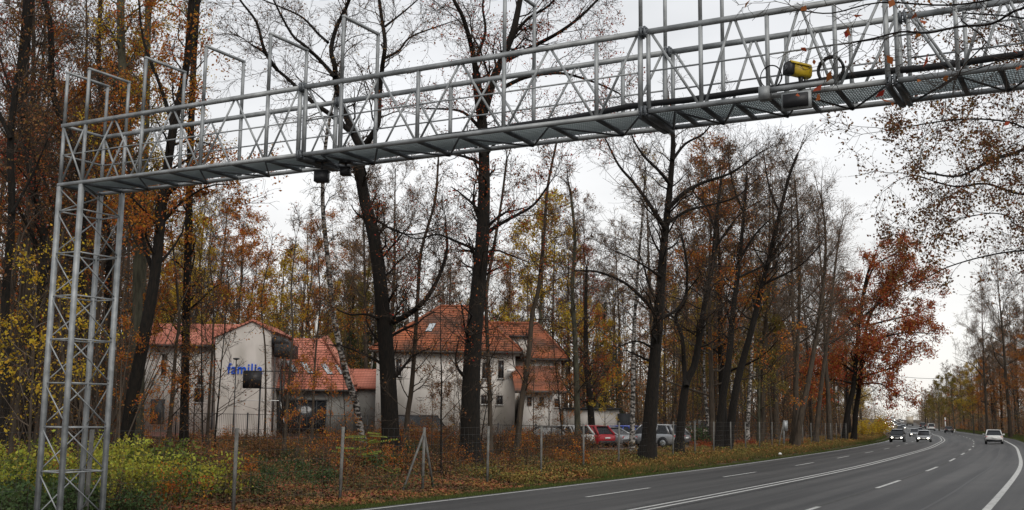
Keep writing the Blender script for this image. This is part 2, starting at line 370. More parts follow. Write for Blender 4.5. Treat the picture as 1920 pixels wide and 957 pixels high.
# ------------------------------------------------------------------ trees
def nrm(v):
    l = math.sqrt(v[0] * v[0] + v[1] * v[1] + v[2] * v[2]) or 1; return (v[0] / l, v[1] / l, v[2] / l)
class Tree:
    def __init__(s, seed, leaf=.15, leafsize=.09, twig=.006, wig=.22, up=.06, kid=(5, 4, 3), spread=.9, leafall=False, droop=0, minr=.05):
        s.r = random.Random(seed); s.tubes = []; s.segs = []; s.leaves = []; s.leaf = leaf; s.ls = leafsize; s.tw = twig; s.wig = wig; s.up = up; s.kid = kid; s.spread = spread; s.leafall = leafall; s.droop = droop; s.minr = minr; s.clump = True; s.cm = 1
    def kidir(s, d, ang):
        r = s.r; a = (r.gauss(0, 1), r.gauss(0, 1), r.gauss(0, 1)); k = a[0] * d[0] + a[1] * d[1] + a[2] * d[2]
        p = nrm((a[0] - d[0] * k, a[1] - d[1] * k, a[2] - d[2] * k)); c, sn = math.cos(ang), math.sin(ang)
        return nrm((d[0] * c + p[0] * sn, d[1] * c + p[1] * sn, d[2] * c + p[2] * sn))
    def branch(s, p, d, L, r0, lvl):
        """lvl counts down; 0 is the last twig"""
        r = s.r; n = 5 if lvl >= 2 else (4 if lvl == 1 else 3); st = L / n; pts = [p]; rr = [r0]
        if lvl == 1 and s.clump: s.cm = r.choice((0, .2, .5, 1, 1.6, 2.4))
        for i in range(n):
            w = s.wig; u = s.up if lvl > 0 else s.up - s.droop
            d = nrm((d[0] + r.gauss(0, w), d[1] + r.gauss(0, w), d[2] + r.gauss(0, w) + u))
            q = (p[0] + d[0] * st, p[1] + d[1] * st, p[2] + d[2] * st); r1 = max(s.tw, r0 * (1 - .75 * (i + 1) / n)) if lvl else max(s.tw * .7, r0 * (1 - .5 * (i + 1) / n))
            pts.append(q); rr.append(r1)
            if lvl > 0 and (i > 0 or lvl == 1):
                k = s.kid[min(lvl, len(s.kid)) - 1]; m = k / (n if lvl == 1 else n - 1); m = int(m) + (r.random() < m - int(m))
                for _ in range(m):
                    f = r.random(); c = (p[0] + (q[0] - p[0]) * f, p[1] + (q[1] - p[1]) * f, p[2] + (q[2] - p[2]) * f)
                    s.branch(c, s.kidir(d, r.uniform(.45, 1.1)), L * r.uniform(.38, .62) * (1.15 - .45 * i / n), max(s.tw, r1 * .6), lvl - 1)
            if lvl <= (1 if s.leafall else 0):
                nl = s.leaf * s.cm * (2.2 if lvl == 0 else 1); nl = int(nl) + (r.random() < nl - int(nl))
                for _ in range(nl):
                    g = s.ls * 1.1; s.leaves.append((q[0] + r.gauss(0, g), q[1] + r.gauss(0, g), q[2] + r.gauss(0, g) - g * .5))
            p = q
        if r0 > s.minr: s.tubes.append((pts, rr, 6 if r0 < .12 else 10))
        else:
            for i in range(n): s.segs.append((*pts[i], *pts[i + 1], rr[i], rr[i + 1]))
    def limb(s, pts, r0, r1, start=.2, every=.9, klen=2.6, lvl=2, kr=.32, n=10, ang=(.5, 1.15)):
        """a given polyline with twigs grown along it"""
        P = [Vector(p) for p in pts]; cum = [0]
        for i in range(1, len(P)): cum.append(cum[-1] + (P[i] - P[i - 1]).length)
        T = cum[-1]
        # smooth
        Q = catmull([tuple(p) for p in P], 4) if len(P) > 2 else np.array([tuple(p) for p in P])
        c2 = np.concatenate(([0], np.cumsum(np.linalg.norm(np.diff(Q, axis=0), axis=1)))); c2 = c2 / c2[-1]
        rad = [r0 + (r1 - r0) * (u ** .8) for u in c2]
        s.tubes.append(([tuple(q) for q in Q], rad, n))
        t_ = start * T
        while t_ < T * .995:
            u = t_ / T; x = [float(np.interp(u, c2, Q[:, k])) for k in range(3)]; x2 = [float(np.interp(min(1, u + .03), c2, Q[:, k])) for k in range(3)]; x1 = [float(np.interp(max(0, u - .03), c2, Q[:, k])) for k in range(3)]
            d = nrm([b_ - a_ for a_, b_ in zip(x1, x2)]); rad_ = r0 + (r1 - r0) * u ** .8
            f = (1.1 - .6 * u)
            s.branch(tuple(x), s.kidir(d, s.r.uniform(*ang)), klen * 1.25 * f * s.r.uniform(.5, 1.35), min(max(rad_ * kr, s.tw * 1.6), .09), lvl)
            t_ += every * .6 * s.r.uniform(.5, 1.5)
        e = tuple(Q[-1]); d = nrm([Q[-1][k] - Q[-2][k] for k in range(3)])
        for _ in range(2): s.branch(e, s.kidir(d, s.r.uniform(.1, .4)), klen * .8, min(.05, max(r1 * .7, s.tw * 1.6)), lvl)
    def meshes(s, root, bark, twig, leafm, tn='trunk', cn='crown'):
        loc = root.location
        mb = MB()
        for pts, rr, n in s.tubes: mb.tube(pts, rr, n, cap=False)
        tr = mb.build(tn, bark, root, smooth=True)
        mb = MB()
        if s.segs:
            A = np.array(s.segs, np.float64); p0 = A[:, :3]; p1 = A[:, 3:6]; r0 = A[:, 6]; r1 = A[:, 7]
            d = p1 - p0; d /= np.linalg.norm(d, axis=1)[:, None] + 1e-9
            ref = np.where(np.abs(d[:, 2:3]) > .9, np.array([[1., 0, 0]]), np.array([[0, 0, 1.]])); a = np.cross(d, ref); a /= np.linalg.norm(a, axis=1)[:, None]; b = np.cross(d, a)
            vs = []
            for (p, r) in ((p0, r0), (p1, r1)):
                for k in range(3):
                    an = 2 * math.pi * k / 3; vs.append(p + (a * math.cos(an) + b * math.sin(an)) * r[:, None])
            V = np.stack(vs, 1).reshape(-1, 3); B = np.arange(len(A))[:, None] * 6
            Fc = np.concatenate([B + np.array([[k, (k + 1) % 3, 3 + (k + 1) % 3, 3 + k]]) for k in range(3)])
            mb.arr(V, Fc, 0)
        if s.leaves: leaf_arr(mb, np.array(s.leaves), s.ls, s.r.randrange(1 << 30), 1)
        mats = [twig, leafm]
        cr = mb.build(cn, mats, root)
        return tr, cr
def leaf_arr(mb, Pn, size, seed, mi, flat=0, aspect=.62):
    g = np.random.default_rng(seed); n = len(Pn); a = g.normal(size=(n, 3)); 
    if flat: a[:, 2] *= flat
    a /= np.linalg.norm(a, axis=1)[:, None]; b = g.normal(size=(n, 3))
    if flat: b[:, 2] *= flat
    b = b - a * (a * b).sum(1)[:, None]; b /= np.linalg.norm(b, axis=1)[:, None]
    sz = size * g.uniform(.6, 1.35, (n, 1)); c = np.cross(a, b) * sz * .12
    V = np.stack([Pn - a * sz * .5, Pn + b * sz * .5 * aspect + c, Pn + a * sz * .5, Pn - b * sz * .5 * aspect + c], 1).reshape(-1, 3)
    mb.arr(V, np.arange(n * 4).reshape(n, 4), mi)

def make_forest_tree(seed, name, H, r0, bark, twig, leafm, leaf=.2, lsz=.12, clear=.35, spread=1.0, nl=16, kid=(3, 3, 3), lean=.02, fork=True, droop=0, tw=.010, leafall=False):
    root = empty(name); T = Tree(seed, leaf=leaf, leafsize=lsz, twig=tw, wig=.2, up=.09, kid=kid, droop=droop, leafall=leafall, minr=.045); r = T.r
    pts = [(0, 0, -.4)]; x = y = 0; n = 9; dx, dy = r.gauss(0, lean), r.gauss(0, lean)
    for i in range(1, n + 1):
        x += (dx + r.gauss(0, .018)) * H / n; y += (dy + r.gauss(0, .018)) * H / n; pts.append((x, y, H * i / n))
    Q = pts; rr = [r0 * (1.25 if i == 0 else 1) * (1 - .88 * (i / n) ** 1.1) for i in range(n + 1)]
    T.tubes.append((Q, rr, 8))
    for k in range(nl):
        u = clear + (1 - clear) * ((k + r.random()) / nl); z = u * H; f = u * n; i = min(int(f), n - 1); g = f - i
        p = tuple(Q[i][j] + (Q[i + 1][j] - Q[i][j]) * g for j in range(3)); rad = rr[i] + (rr[i + 1] - rr[i]) * g
        az = k * 2.4 + r.uniform(-.6, .6); el = r.uniform(.25, .75) + .45 * (u - clear)
        d = (math.cos(az) * math.cos(el), math.sin(az) * math.cos(el), math.sin(el))
        Lg = H * .30 * spread * (1.15 - .75 * ((u - clear) / (1 - clear))) * r.uniform(.7, 1.25)
        T.branch(p, d, Lg, max(rad * .45, .02), 3)
    T.meshes(root, bark, twig, leafm)
    return root

protos = {}
protos['bare'] = [make_forest_tree(s, 'bare_tree', 23, .26, m_bark2, m_twigl, m_lf_br, leaf=.10, clear=.35, spread=.85, nl=24, kid=(6, 7, 4)) for s in (11, 12)]
protos['slim'] = [make_forest_tree(s, 'slim_tree', 24, .19, m_bark2, m_twigl, m_lf_br, leaf=.12, clear=.42, spread=.55, nl=26, kid=(5, 6, 4)) for s in (21, 22, 23)]
protos['orange'] = [make_forest_tree(s, 'beech_tree', 20, .22, m_bark2, m_twig, m_lf_or, leaf=1.1, lsz=.15, clear=.18, spread=1.0, nl=20, kid=(4, 5, 4)) for s in (31,)]
protos['brown'] = [make_forest_tree(s, 'oak_tree', 21, .28, m_bark, m_twig, m_lf_br, leaf=1.0, lsz=.15, clear=.22, spread=1.0, nl=20, kid=(4, 5, 4)) for s in (41, 42)]
protos['yellow'] = [make_forest_tree(51, 'maple_tree', 16, .19, m_barkg, m_twigl, m_lf_yel, leaf=.9, lsz=.15, clear=.22, spread=.85, nl=18, kid=(4, 5, 4))]
protos['olive'] = [make_forest_tree(61, 'hornbeam_tree', 16, .2, m_barkg, m_twig, m_lf_ol, leaf=1.3, lsz=.15, clear=.15, spread=.9, nl=20, kid=(4, 5, 4))]
protos['red'] = [make_forest_tree(71, 'red_oak_tree', 17, .22, m_bark, m_twig, m_lf_red, leaf=1.0, lsz=.16, clear=.2, spread=.95, nl=18, kid=(4, 5, 4))]
protos['birch'] = [make_forest_tree(81, 'birch_tree', 21, .14, m_birch, m_twig, m_lf_yel, leaf=.15, lsz=.08, clear=.4, spread=.5, nl=18, kid=(4, 5, 4), droop=.18)]
protos['barling'] = [make_forest_tree(s, 'bare_sapling', 7.5, .045, m_bark, m_twig, m_lf_br, leaf=.06, lsz=.09, clear=.12, spread=1.05, nl=13, kid=(4, 4, 3), tw=.006, lean=.06) for s in (95, 96, 97)]
protos['sapling'] = [make_forest_tree(s, 'sapling', 6.5, .05, m_bark2, m_twigl, lm, leaf=.7, lsz=.11, clear=.2, spread=.95, nl=12, kid=(3, 3, 2), tw=.006) for s, lm in ((91, m_lf_br), (92, m_lf_or), (93, m_lf_yel))]
def conifer(seed):
    root = empty('spruce_tree'); r = random.Random(seed); H = 15; mb = MB(); mb.tube([(0, 0, -.3), (0, 0, H * .5), (0, 0, H)], [.22, .14, .02], 8, cap=False); mb.build('trunk', m_bark2, root, smooth=True)
    mb = MB(); Pn = []
    for k in range(150):
        u = .12 + .88 * k / 150; z = u * H; L_ = (1 - u) * 3.4 * r.uniform(.75, 1.15) + .2; az = r.uniform(0, 6.28); d = Vector((math.cos(az), math.sin(az), 0))
        p = [Vector((0, 0, z)), Vector((0, 0, z)) + d * L_ * .5 - Vector((0, 0, .05 * L_)), Vector((0, 0, z)) + d * L_ - Vector((0, 0, .28 * L_))]
        mb.tube(p, [.025, .015, .006], 4, cap=False)
        for j in range(int(40 * L_)):
            f = r.random() ** .6; q = p[0].lerp(p[2], f) + Vector((r.gauss(0, .13 * L_ * (1.1 - f)), r.gauss(0, .13 * L_ * (1.1 - f)), r.gauss(0, .08) - .1)); Pn.append(q)
    leaf_arr(mb, np.array([tuple(q) for q in Pn]), .22, seed, 1, aspect=.35); mb.build('crown', [m_twig, m_needle], root); return root
protos['conifer'] = [conifer(5)]
used = set()
GRP = {}
def plant(kind, x, y, sc_=1, label=None, group=None, rz=None, z=None, cat='tree', rnd=random.Random(3)):
    pr = protos[kind]; k = rnd.randrange(len(pr)); p = pr[k]
    if (kind, k) in used: o = copy_tree(p)
    else: o = p; used.add((kind, k))
    o.location = (x, y, (gz1(x, y) if z is None else z) - .05); o.rotation_euler = (rnd.gauss(0, .02), rnd.gauss(0, .02), rnd.uniform(0, 6.28) if rz is None else rz)
    o.scale = (sc_ * rnd.uniform(.92, 1.1),) * 2 + (sc_,)
    tag(o, label, cat, group); return o

# hero trees traced along their real limbs
def trace(px, Y, seed=0, depth=0.0):
    r = random.Random(seed); o = []; z = 0
    for i, (a, b) in enumerate(px):
        if i: z += r.uniform(-1, 1) * depth
        o.append(at(a, b, Y + z))
    return o
def hero(name, label, Y, trunk, w0, w1, limbs=(), bark=m_bark, twig=m_twig, leafm=m_lf_br, leaf=.12, lsz=.10, seed=1, every=.8, klen=2.4, start=.45, kid=(5, 6), tlvl=2, lev=None, tw=.008, cat='tree', lvl=2, leafall=False, n=12, droop=0, wig=.24, group=None, grow_below=True):
    s = Y / F; base = at(*trunk[0], Y); g = gz1(base.x, Y)
    root = empty(name, (0, 0, 0)); T = Tree(seed, leaf=leaf, leafsize=lsz, twig=tw, wig=wig, up=.05, kid=kid, leafall=leafall, droop=droop)
    pts = trace(trunk, Y, seed, .25)
    if grow_below: pts[0] = Vector((base.x - (trunk[1][0] - trunk[0][0]) * 0, Y, min(pts[0].z, g) - .3)) if pts[0].z < g + 1.5 else pts[0]
    root.location = (pts[0].x, pts[0].y, g)
    off = Vector(root.location); pts = [p - off for p in pts]
    T.limb(pts, w0 * s / 2, w1 * s / 2, start=start, every=every, klen=klen, lvl=lvl, n=n)
    # root flare
    b0 = pts[0]; r0 = w0 * s / 2
    T.tubes.append(([tuple(b0), tuple(b0 + Vector((0, 0, .35))), tuple(b0.lerp(pts[1], min(1, 1.4 / max(.1, (pts[1] - b0).length))))], [r0 * 1.7, r0 * 1.35, r0 * 1.0], n))
    for i, (lp, a, b) in enumerate(limbs):
        q = [p - off for p in trace(lp, Y, seed * 31 + i, .9)]
        if i >= 0:
            q[0] = Vector((q[0].x, pts[0].y, q[0].z))
        T.limb(q, a * s / 2, b * s / 2, start=.15, every=every, klen=klen, lvl=lvl, n=8)
    T.meshes(root, bark, twig, leafm); tag(root, label, cat, group); return root

hero('oak_tree', 'thick dark oak with upswept forked limbs between the two white houses', 55,
     [(735, 850), (727, 700), (716, 560), (702, 450), (684, 376), (674, 309), (678, 267)], 36, 20,
     [([(678, 275), (667, 259), (646, 209), (630, 159), (628, 125), (621, 96), (630, 54), (655, 0), (668, -60)], 17, 5),
      ([(660, 250), (622, 217), (584, 190), (542, 150), (513, 125), (496, 100), (471, 84)], 11, 4),
      ([(520, 132), (496, 95), (481, 42), (450, 0), (430, -40)], 8, 3),
      ([(628, 145), (600, 113), (570, 85), (546, 63), (513, 0), (500, -40)], 9, 3),
      ([(615, 80), (596, 63), (567, 33), (525, 13), (480, -5)], 6, 2.5),
      ([(679, 280), (700, 250), (709, 228), (711, 184), (717, 125), (722, 84), (717, 42), (705, -40)], 14, 6),
      ([(720, 110), (747, 96), (768, 71), (809, 54), (850, 40)], 6, 2),
      ([(722, 50), (760, 20), (800, -15)], 5, 2),
      ([(735, 605), (765, 590), (795, 565), (820, 525), (838, 470), (835, 420)], 12, 4),
      ([(722, 605), (690, 590), (655, 590), (620, 575)], 6, 2),
      ([(690, 400), (730, 428), (770, 440), (820, 430)], 5, 2)], seed=101, start=.22, every=.9, klen=2.6, leaf=.16)
hero('oak_tree', 'thickest dark oak in front of the red roofed house, limbs forking above the gantry', 50,
     [(881, 862), (884, 700), (895, 560), (905, 440), (908, 330), (905, 240), (897, 180), (893, 138)], 42, 17,
     [([(893, 140), (885, 92), (868, 33), (851, 0), (830, -60)], 12, 5),
      ([(905, 215), (925, 150), (942, 110), (962, 60), (975, 0), (985, -60)], 19, 9),
      ([(935, 120), (975, 100), (1010, 82), (1050, 60), (1090, 30), (1130, -10)], 11, 4),
      ([(942, 165), (983, 146), (1030, 138), (1067, 140), (1121, 157), (1160, 175)], 9, 3),
      ([(904, 245), (875, 215), (850, 206), (800, 204)], 8, 3),
      ([(906, 300), (935, 262), (975, 240), (1020, 235), (1070, 245)], 7, 2.5),
      ([(903, 445), (930, 425), (960, 408), (1000, 385), (1030, 345)], 9, 3),
      ([(896, 470), (860, 455), (820, 440), (780, 448), (740, 430)], 6, 2),
      ([(960, 70), (990, 35), (1030, 10), (1060, -30)], 8, 3),
      ([(893, 110), (910, 60), (905, 10), (915, -40)], 7, 3),
      ([(897, 480), (930, 470), (955, 478), (985, 490)], 6, 2)], seed=102, start=.22, every=.9, klen=2.6, leaf=.35, lsz=.10, leafm=m_lf_red)
hero('oak_tree', 'tall dark straight oak right of the parked cars with bare spreading crown', 62,
     [(1212, 845), (1224, 720), (1234, 600), (1243, 480), (1251, 400), (1258, 330), (1262, 265), (1258, 200)], 31, 7,
     [([(1233, 590), (1205, 560), (1170, 530), (1120, 510), (1080, 508)], 9, 3),
      ([(1248, 430), (1222, 390), (1190, 345), (1160, 310), (1135, 260)], 10, 3),
      ([(1254, 390), (1285, 360), (1320, 342), (1370, 325), (1420, 290)], 10, 3),
      ([(1250, 420), (1290, 395), (1330, 385), (1380, 370), (1420, 335)], 7, 2),
      ([(1256, 345), (1235, 320), (1205, 290), (1185, 255), (1180, 215)], 8, 2),
      ([(1261, 300), (1285, 270), (1320, 250), (1345, 215)], 7, 2),
      ([(1240, 520), (1210, 500), (1175, 480), (1150, 470)], 6, 2),
      ([(1236, 600), (1270, 580), (1290, 545), (1310, 520)], 7, 2),
      ([(1228, 655), (1195, 640), (1160, 650)], 5, 2)], seed=103, start=.28, every=.8, klen=2.8, leaf=.06)
hero('oak_tree', 'dark two stemmed tree beside the fence, stems parting low', 70,
     [(1271, 832), (1278, 780), (1287, 718), (1303, 681), (1315, 610), (1325, 548), (1336, 500), (1342, 420), (1352, 340)], 19, 5,
     [([(1287, 725), (1283, 690), (1279, 634), (1267, 595), (1285, 562), (1288, 500), (1278, 440)], 10, 4),
      ([(1267, 600), (1248, 580), (1235, 560)], 5, 2),
      ([(1338, 470), (1365, 430), (1390, 400), (1420, 380)], 6, 2),
      ([(1340, 430), (1325, 390), (1300, 360), (1290, 330)], 5, 2)], seed=104, start=.4, every=.8, klen=2.4, leaf=.12)
for i, (tr, w, lb) in enumerate((
        ([(1345, 832), (1355, 750), (1366, 680), (1375, 580), (1386, 490), (1395, 400), (1400, 330)], 17, 'left one of two dark leaning trunks standing close together by the verge'),
        ([(1363, 832), (1378, 740), (1392, 680), (1410, 615), (1438, 500), (1462, 400), (1480, 330), (1495, 290)], 17, 'right one of two dark leaning trunks, bending away towards the road'))):
    hero('oak_tree', lb, 82 + i, tr, w, 5, [([(tr[4][0], tr[4][1]), (tr[4][0] + 30, tr[4][1] - 50), (tr[4][0] + 70, tr[4][1] - 90)], 6, 2), ([(tr[5][0], tr[5][1]), (tr[5][0] - 20, tr[5][1] - 50), (tr[5][0] - 30, tr[5][1] - 110)], 5, 2), ([(tr[4][0], tr[4][1]+30), (tr[4][0] +60, tr[4][1] ), (tr[4][0] +100, tr[4][1] - 40)], 5, 2)],
         seed=105 + i, start=.4, every=.7, klen=3.0, leaf=.1)
hero('oak_tree', 'dark leaning trunk along the far verge, curving over to the right', 100, [(1492, 828), (1502, 780), (1514, 725), (1530, 634), (1544, 528), (1548, 440), (1540, 370)], 13, 3, (), bark=m_bark2, seed=108, start=.4, every=.6, klen=4, leaf=.2, twig=m_twigl)
hero('oak_tree', 'slender upright trunk just left of the curving dark one on the verge', 101, [(1484, 826), (1490, 780), (1494, 690), (1499, 550), (1497, 430), (1490, 340)], 10, 3, (), bark=m_bark2, seed=109, start=.4, every=.6, klen=3.6, leaf=.1, twig=m_twigl)
hero('oak_tree', 'brown leaning trunk left of the red leaved pair', 115, [(1528, 826), (1535, 770), (1543, 700), (1556, 600), (1566, 500), (1575, 430)], 10, 3, (), bark=m_bark2, seed=110, start=.4, every=.6, klen=4, leaf=.5, leafm=m_lf_br, twig=m_twigl)
hero('red_oak_tree', 'dark trunk under the big crown of red orange leaves over the road', 140, [(1582, 820), (1590, 770), (1600, 727), (1606, 660), (1612, 590), (1625, 520), (1640, 480)], 12, 4,
     [([(1606, 680), (1640, 640), (1690, 625), (1735, 625)], 5, 2), ([(1604, 700), (1570, 680), (1540, 700)], 5, 2), ([(1612, 600), (1660, 560), (1700, 530), (1740, 530)], 5, 2), ([(1610, 620), (1580, 580), (1560, 540)], 5, 2), ([(1600, 715), (1640, 700), (1675, 690)], 5, 2), ([(1620, 550), (1640, 500), (1690, 470)], 5, 2), ([(1604, 720), (1560, 712), (1545, 718)], 4, 2)],
     seed=111, start=.3, every=.85, klen=3.7, leaf=2.4, lsz=.24, leafm=m_lf_ro, kid=(4, 4), tw=.012)
hero('red_oak_tree', 'second dark trunk right beside the red leaved one, crown rusty', 142, [(1600, 822), (1605, 770), (1611, 729), (1618, 660), (1628, 600), (1650, 560), (1665, 530)], 11, 4,
     [([(1620, 660), (1650, 660), (1680, 665)], 4, 2), ([(1628, 610), (1670, 600), (1715, 590)], 4, 2), ([(1614, 720), (1650, 720), (1685, 740)], 4, 2)], seed=112, start=.3, every=1.0, klen=3.6, leaf=2.0, lsz=.24, leafm=m_lf_ro, kid=(4, 4), tw=.012)
# thin trees standing between the verge and the houses
def thin(label, Y, tr, w0, w1, **k):
    k.setdefault('start', .2); k.setdefault('every', .9); k.setdefault('klen', 2.0); k.setdefault('leaf', .3); k.setdefault('bark', m_bark2)
    return hero(k.pop('name', 'slender_tree'), label, Y, tr, w0, w1, k.pop('limbs', ()), n=8, seed=int(Y * 7 + tr[0][0]), **k)
hero('birch_tree', 'leaning birch with white and black bark in front of the low red roof', 62, [(684, 805), (668, 760), (650, 705), (634, 635), (624, 584), (616, 500), (606, 400), (606, 330), (615, 240), (640, 120), (650, 20)], 15, 4, (), bark=m_birch, twig=m_twig, seed=120, start=.45, every=1.0, klen=2.2, leaf=.12, lsz=.07, leafm=m_lf_yel, droop=.15, n=8)
thin('slim brown tree standing between the two thick dark oaks', 57, [(757, 835), (764, 780), (771, 733), (777, 660), (783, 560), (790, 470), (815, 380), (822, 300)], 11, 4)
thin('slim pale trunk just right of the thickest oak', 56, [(921, 820), (918, 740), (914, 640), (912, 550), (925, 470), (940, 380), (950, 300)], 10, 4)
thin('slim tree with leaning trunk before the small lean-to of the big house', 58, [(968, 835), (976, 770), (985, 712), (993, 650), (998, 590), (1010, 540), (1020, 440), (1027, 350), (1045, 260)], 13, 4)
thin('grey trunk by the dark parked car at the house corner', 66, [(1084, 822), (1082, 750), (1080, 678), (1077, 610), (1073, 540), (1078, 450), (1070, 360)], 13, 5, bark=m_barkg)
thin('short dark trunk standing behind the red car', 90, [(1112, 800), (1106, 750), (1100, 690), (1098, 600), (1100, 500)], 15, 5, bark=m_bark, leafm=m_lf_red, leaf=.9)
hero('birch_tree', 'birch trunk beside the silver coupe, left of the tall straight oak', 68, [(1184, 826), (1187, 740), (1188, 640), (1195, 520), (1205, 400), (1210, 320)], 11, 3, (), bark=m_birch, seed=125, start=.4, every=.9, klen=2.2, leaf=.2, lsz=.07, leafm=m_lf_yel, droop=.12, n=8)
hero('birch_tree', 'birch with mottled white bark behind the double leaning trunks', 100, [(1400, 822), (1405, 740), (1410, 660), (1412, 560), (1405, 450)], 9, 3, (), bark=m_birch, seed=126, start=.4, every=.9, klen=2.6, leaf=.2, lsz=.08, leafm=m_lf_yel, n=8)
hero('birch_tree', 'thin birch leaning left beyond the wire fence near the white shed', 92, [(1333, 815), (1325, 770), (1320, 700), (1322, 600), (1318, 500)], 7, 3, (), bark=m_birch, seed=127, start=.4, every=.9, klen=2.4, leaf=.2, lsz=.08, leafm=m_lf_yel, n=8)
thin('straight dark trunk crossing the white building beside the lettering', 52, [(345, 845), (346, 760), (349, 600), (353, 451), (358, 250), (364, 100), (372, -20)], 18, 11, bark=m_bark, leafm=m_lf_yel, leaf=.35)
thin('bent slim trunk left of the white building with forked top', 50, [(314, 840), (322, 760), (330, 650), (336, 604), (330, 520), (322, 440)], 11, 3, leafm=m_lf_or, leaf=.8)
thin('thin sapling trunk in front of the blue lettering wall', 54, [(388, 838), (393, 740), (398, 660), (400, 560), (392, 480)], 7, 2, leafm=m_lf_br, leaf=.12, start=.55)
thin('thin dark sapling rising over the dark framed doorway', 50, [(533, 850), (538, 760), (545, 680), (549, 620), (546, 540), (555, 450)], 7, 2, leafm=m_lf_or, leaf=.15)
thin('thin brown sapling in front of the low red roof', 53, [(584, 846), (588, 740), (592, 660), (600, 570), (596, 480)], 6, 2, leafm=m_lf_br, leaf=.4)
thin('thin leaning sapling beside the pale building corner', 55, [(497, 838), (498, 740), (497, 650), (490, 570), (505, 480)], 5, 2, leafm=m_lf_or, leaf=.5, start=.6)
# left cluster behind the tower
hero('oak_tree', 'dark heavy leaning trunk behind the gantry tower with orange crown', 44, [(232, 830), (246, 760), (266, 655), (290, 520), (302, 405), (312, 330), (325, 240), (350, 120), (360, -10)], 28, 12,
     [([(290, 520), (262, 430), (245, 340), (230, 250)], 10, 4), ([(325, 240), (300, 160), (270, 80), (260, 0)], 9, 4), ([(300, 420), (340, 380), (390, 350), (440, 345)], 7, 2)], seed=130, start=.4, every=.9, klen=2.6, leaf=.85, lsz=.12, leafm=m_lf_or)
hero('oak_tree', 'straight grey green trunk right behind the tower, mossy, rising past the top', 47, [(254, 818), (256, 700), (258, 560), (257, 376), (240, 260), (228, 100), (226, -20)], 22, 14, (), bark=m_barkg, seed=131, start=.45, every=1.0, klen=2.4, leaf=.55, lsz=.12, leafm=m_lf_yel)
hero('oak_tree', 'tall straight trunk behind the first upright frames of the gantry', 58, [(262, 815), (264, 640), (268, 400), (273, 260), (276, 100), (279, -20)], 18, 12, (), bark=m_barkg, seed=132, start=.45, every=1.0, klen=2.6, leaf=.75, lsz=.12, leafm=m_lf_yel)
hero('oak_tree', 'dark trunk seen between the tower legs, branching low', 48, [(158, 830), (155, 700), (150, 520), (155, 400), (140, 280), (100, 180), (95, 60), (80, -20)], 20, 10,
     [([(150, 520), (110, 420), (80, 330), (40, 260)], 9, 3), ([(155, 400), (190, 320), (215, 230), (210, 120)], 9, 3)], seed=133, start=.4, every=.9, klen=2.6, leaf=.3, lsz=.10, leafm=m_lf_br)
hero('oak_tree', 'leaning dark trunk at the left edge of the wood', 46, [(52, 830), (58, 700), (70, 560), (85, 470), (60, 340), (45, 220), (50, 100), (60, -20)], 22, 11,
     [([(80, 480), (40, 400), (10, 330), (-30, 300)], 9, 3), ([(45, 220), (10, 140), (-10, 60)], 8, 3)], seed=134, start=.35, every=.9, klen=2.6, leaf=.3, lsz=.10, leafm=m_lf_red)
hero('oak_tree', 'dark trunk leaving the picture at far left, rusty leaves', 40, [(5, 840), (12, 700), (10, 560), (22, 400), (20, 250), (40, 100), (50, -20)], 20, 10,
     [([(20, 260), (-20, 180), (-60, 120)], 8, 3), ([(22, 400), (60, 330), (90, 260)], 7, 3)], seed=135, start=.35, every=.9, klen=2.6, leaf=.35, lsz=.11, leafm=m_lf_br)
hero('oak_tree', 'crooked brown trunk just right of the tower among red leaves', 60, [(212, 815), (208, 700), (200, 600), (205, 480), (195, 380), (200, 260), (185, 120), (190, -20)], 17, 8, (), bark=m_bark, seed=136, start=.35, every=1.0, klen=2.8, leaf=.4, lsz=.11, leafm=m_lf_red)
thin('slim trunk with yellow leaves between tower and house', 40, [(118, 850), (110, 780), (120, 700), (112, 600), (118, 500)], 9, 3, leafm=m_lf_yel, leaf=.3)
thin('leaning dark sapling low at the left edge', 34, [(15, 850), (32, 760), (55, 700), (62, 620), (90, 540)], 9, 3, leafm=m_lf_yel, leaf=.25)
# overhanging boughs from trees standing outside the frame at right
def overhang(name, label, base, limbs, seed, leafm, leaf, lsz, klen, every, twr, kid=(4, 4), tw=.004, lvl=2, trunk_r=.28, H=11):
    root = empty(name, (base[0], base[1], gz1(*base[:2]))); off = Vector(root.location); T = Tree(seed, leaf=leaf, leafsize=lsz, twig=tw, wig=.25, up=.02, kid=kid)
    T.limb([(0, 0, -.3), (.1, 0, H * .35), (-.1, .1, H * .7), (0, 0, H)], trunk_r, trunk_r * .5, start=.6, every=.8, klen=2.5, lvl=2, n=12)
    for i, (pp, r0, r1) in enumerate(limbs):
        q = [at(a, b, Y) - off for a, b, Y in pp]
        z0 = q[0].z * .8 + .0; q = [Vector((0, 0, max(1.5, min(H * .8, z0 - .3))))] + q
        T.limb(q, r0, r1, start=.25, every=every, klen=klen, lvl=lvl, n=8)
    T.meshes(root, m_bark, m_twig, leafm); return tag(root, label, 'tree')
overhang('beech_tree', 'near tree whose bough with large red leaves crosses the gantry', (9.3, 8.6),
    [([(2050, 0, 9.3), (1920, 15, 9.6), (1860, 45, 9.8), (1800, 50, 10), (1740, 62, 10), (1690, 60, 10.2), (1640, 72, 10.3), (1600, 80, 10.4)], .03, .008),
     ([(2050, -60, 9.2), (1900, -10, 9.4), (1780, 10, 9.6), (1650, 5, 9.8), (1560, 25, 10), (1500, 20, 10)], .022, .006),
     ([(2050, 60, 9.0), (1960, 90, 9.2), (1890, 110, 9.4), (1830, 130, 9.5)], .02, .006),
     ([(1890, 30, 9.6), (1850, 80, 9.5), (1810, 120, 9.5), (1795, 145, 9.5)], .015, .006)], 201, m_lf_red, .009, .10, .75, .35, .01, kid=(3, 4), tw=.0028, lvl=2)
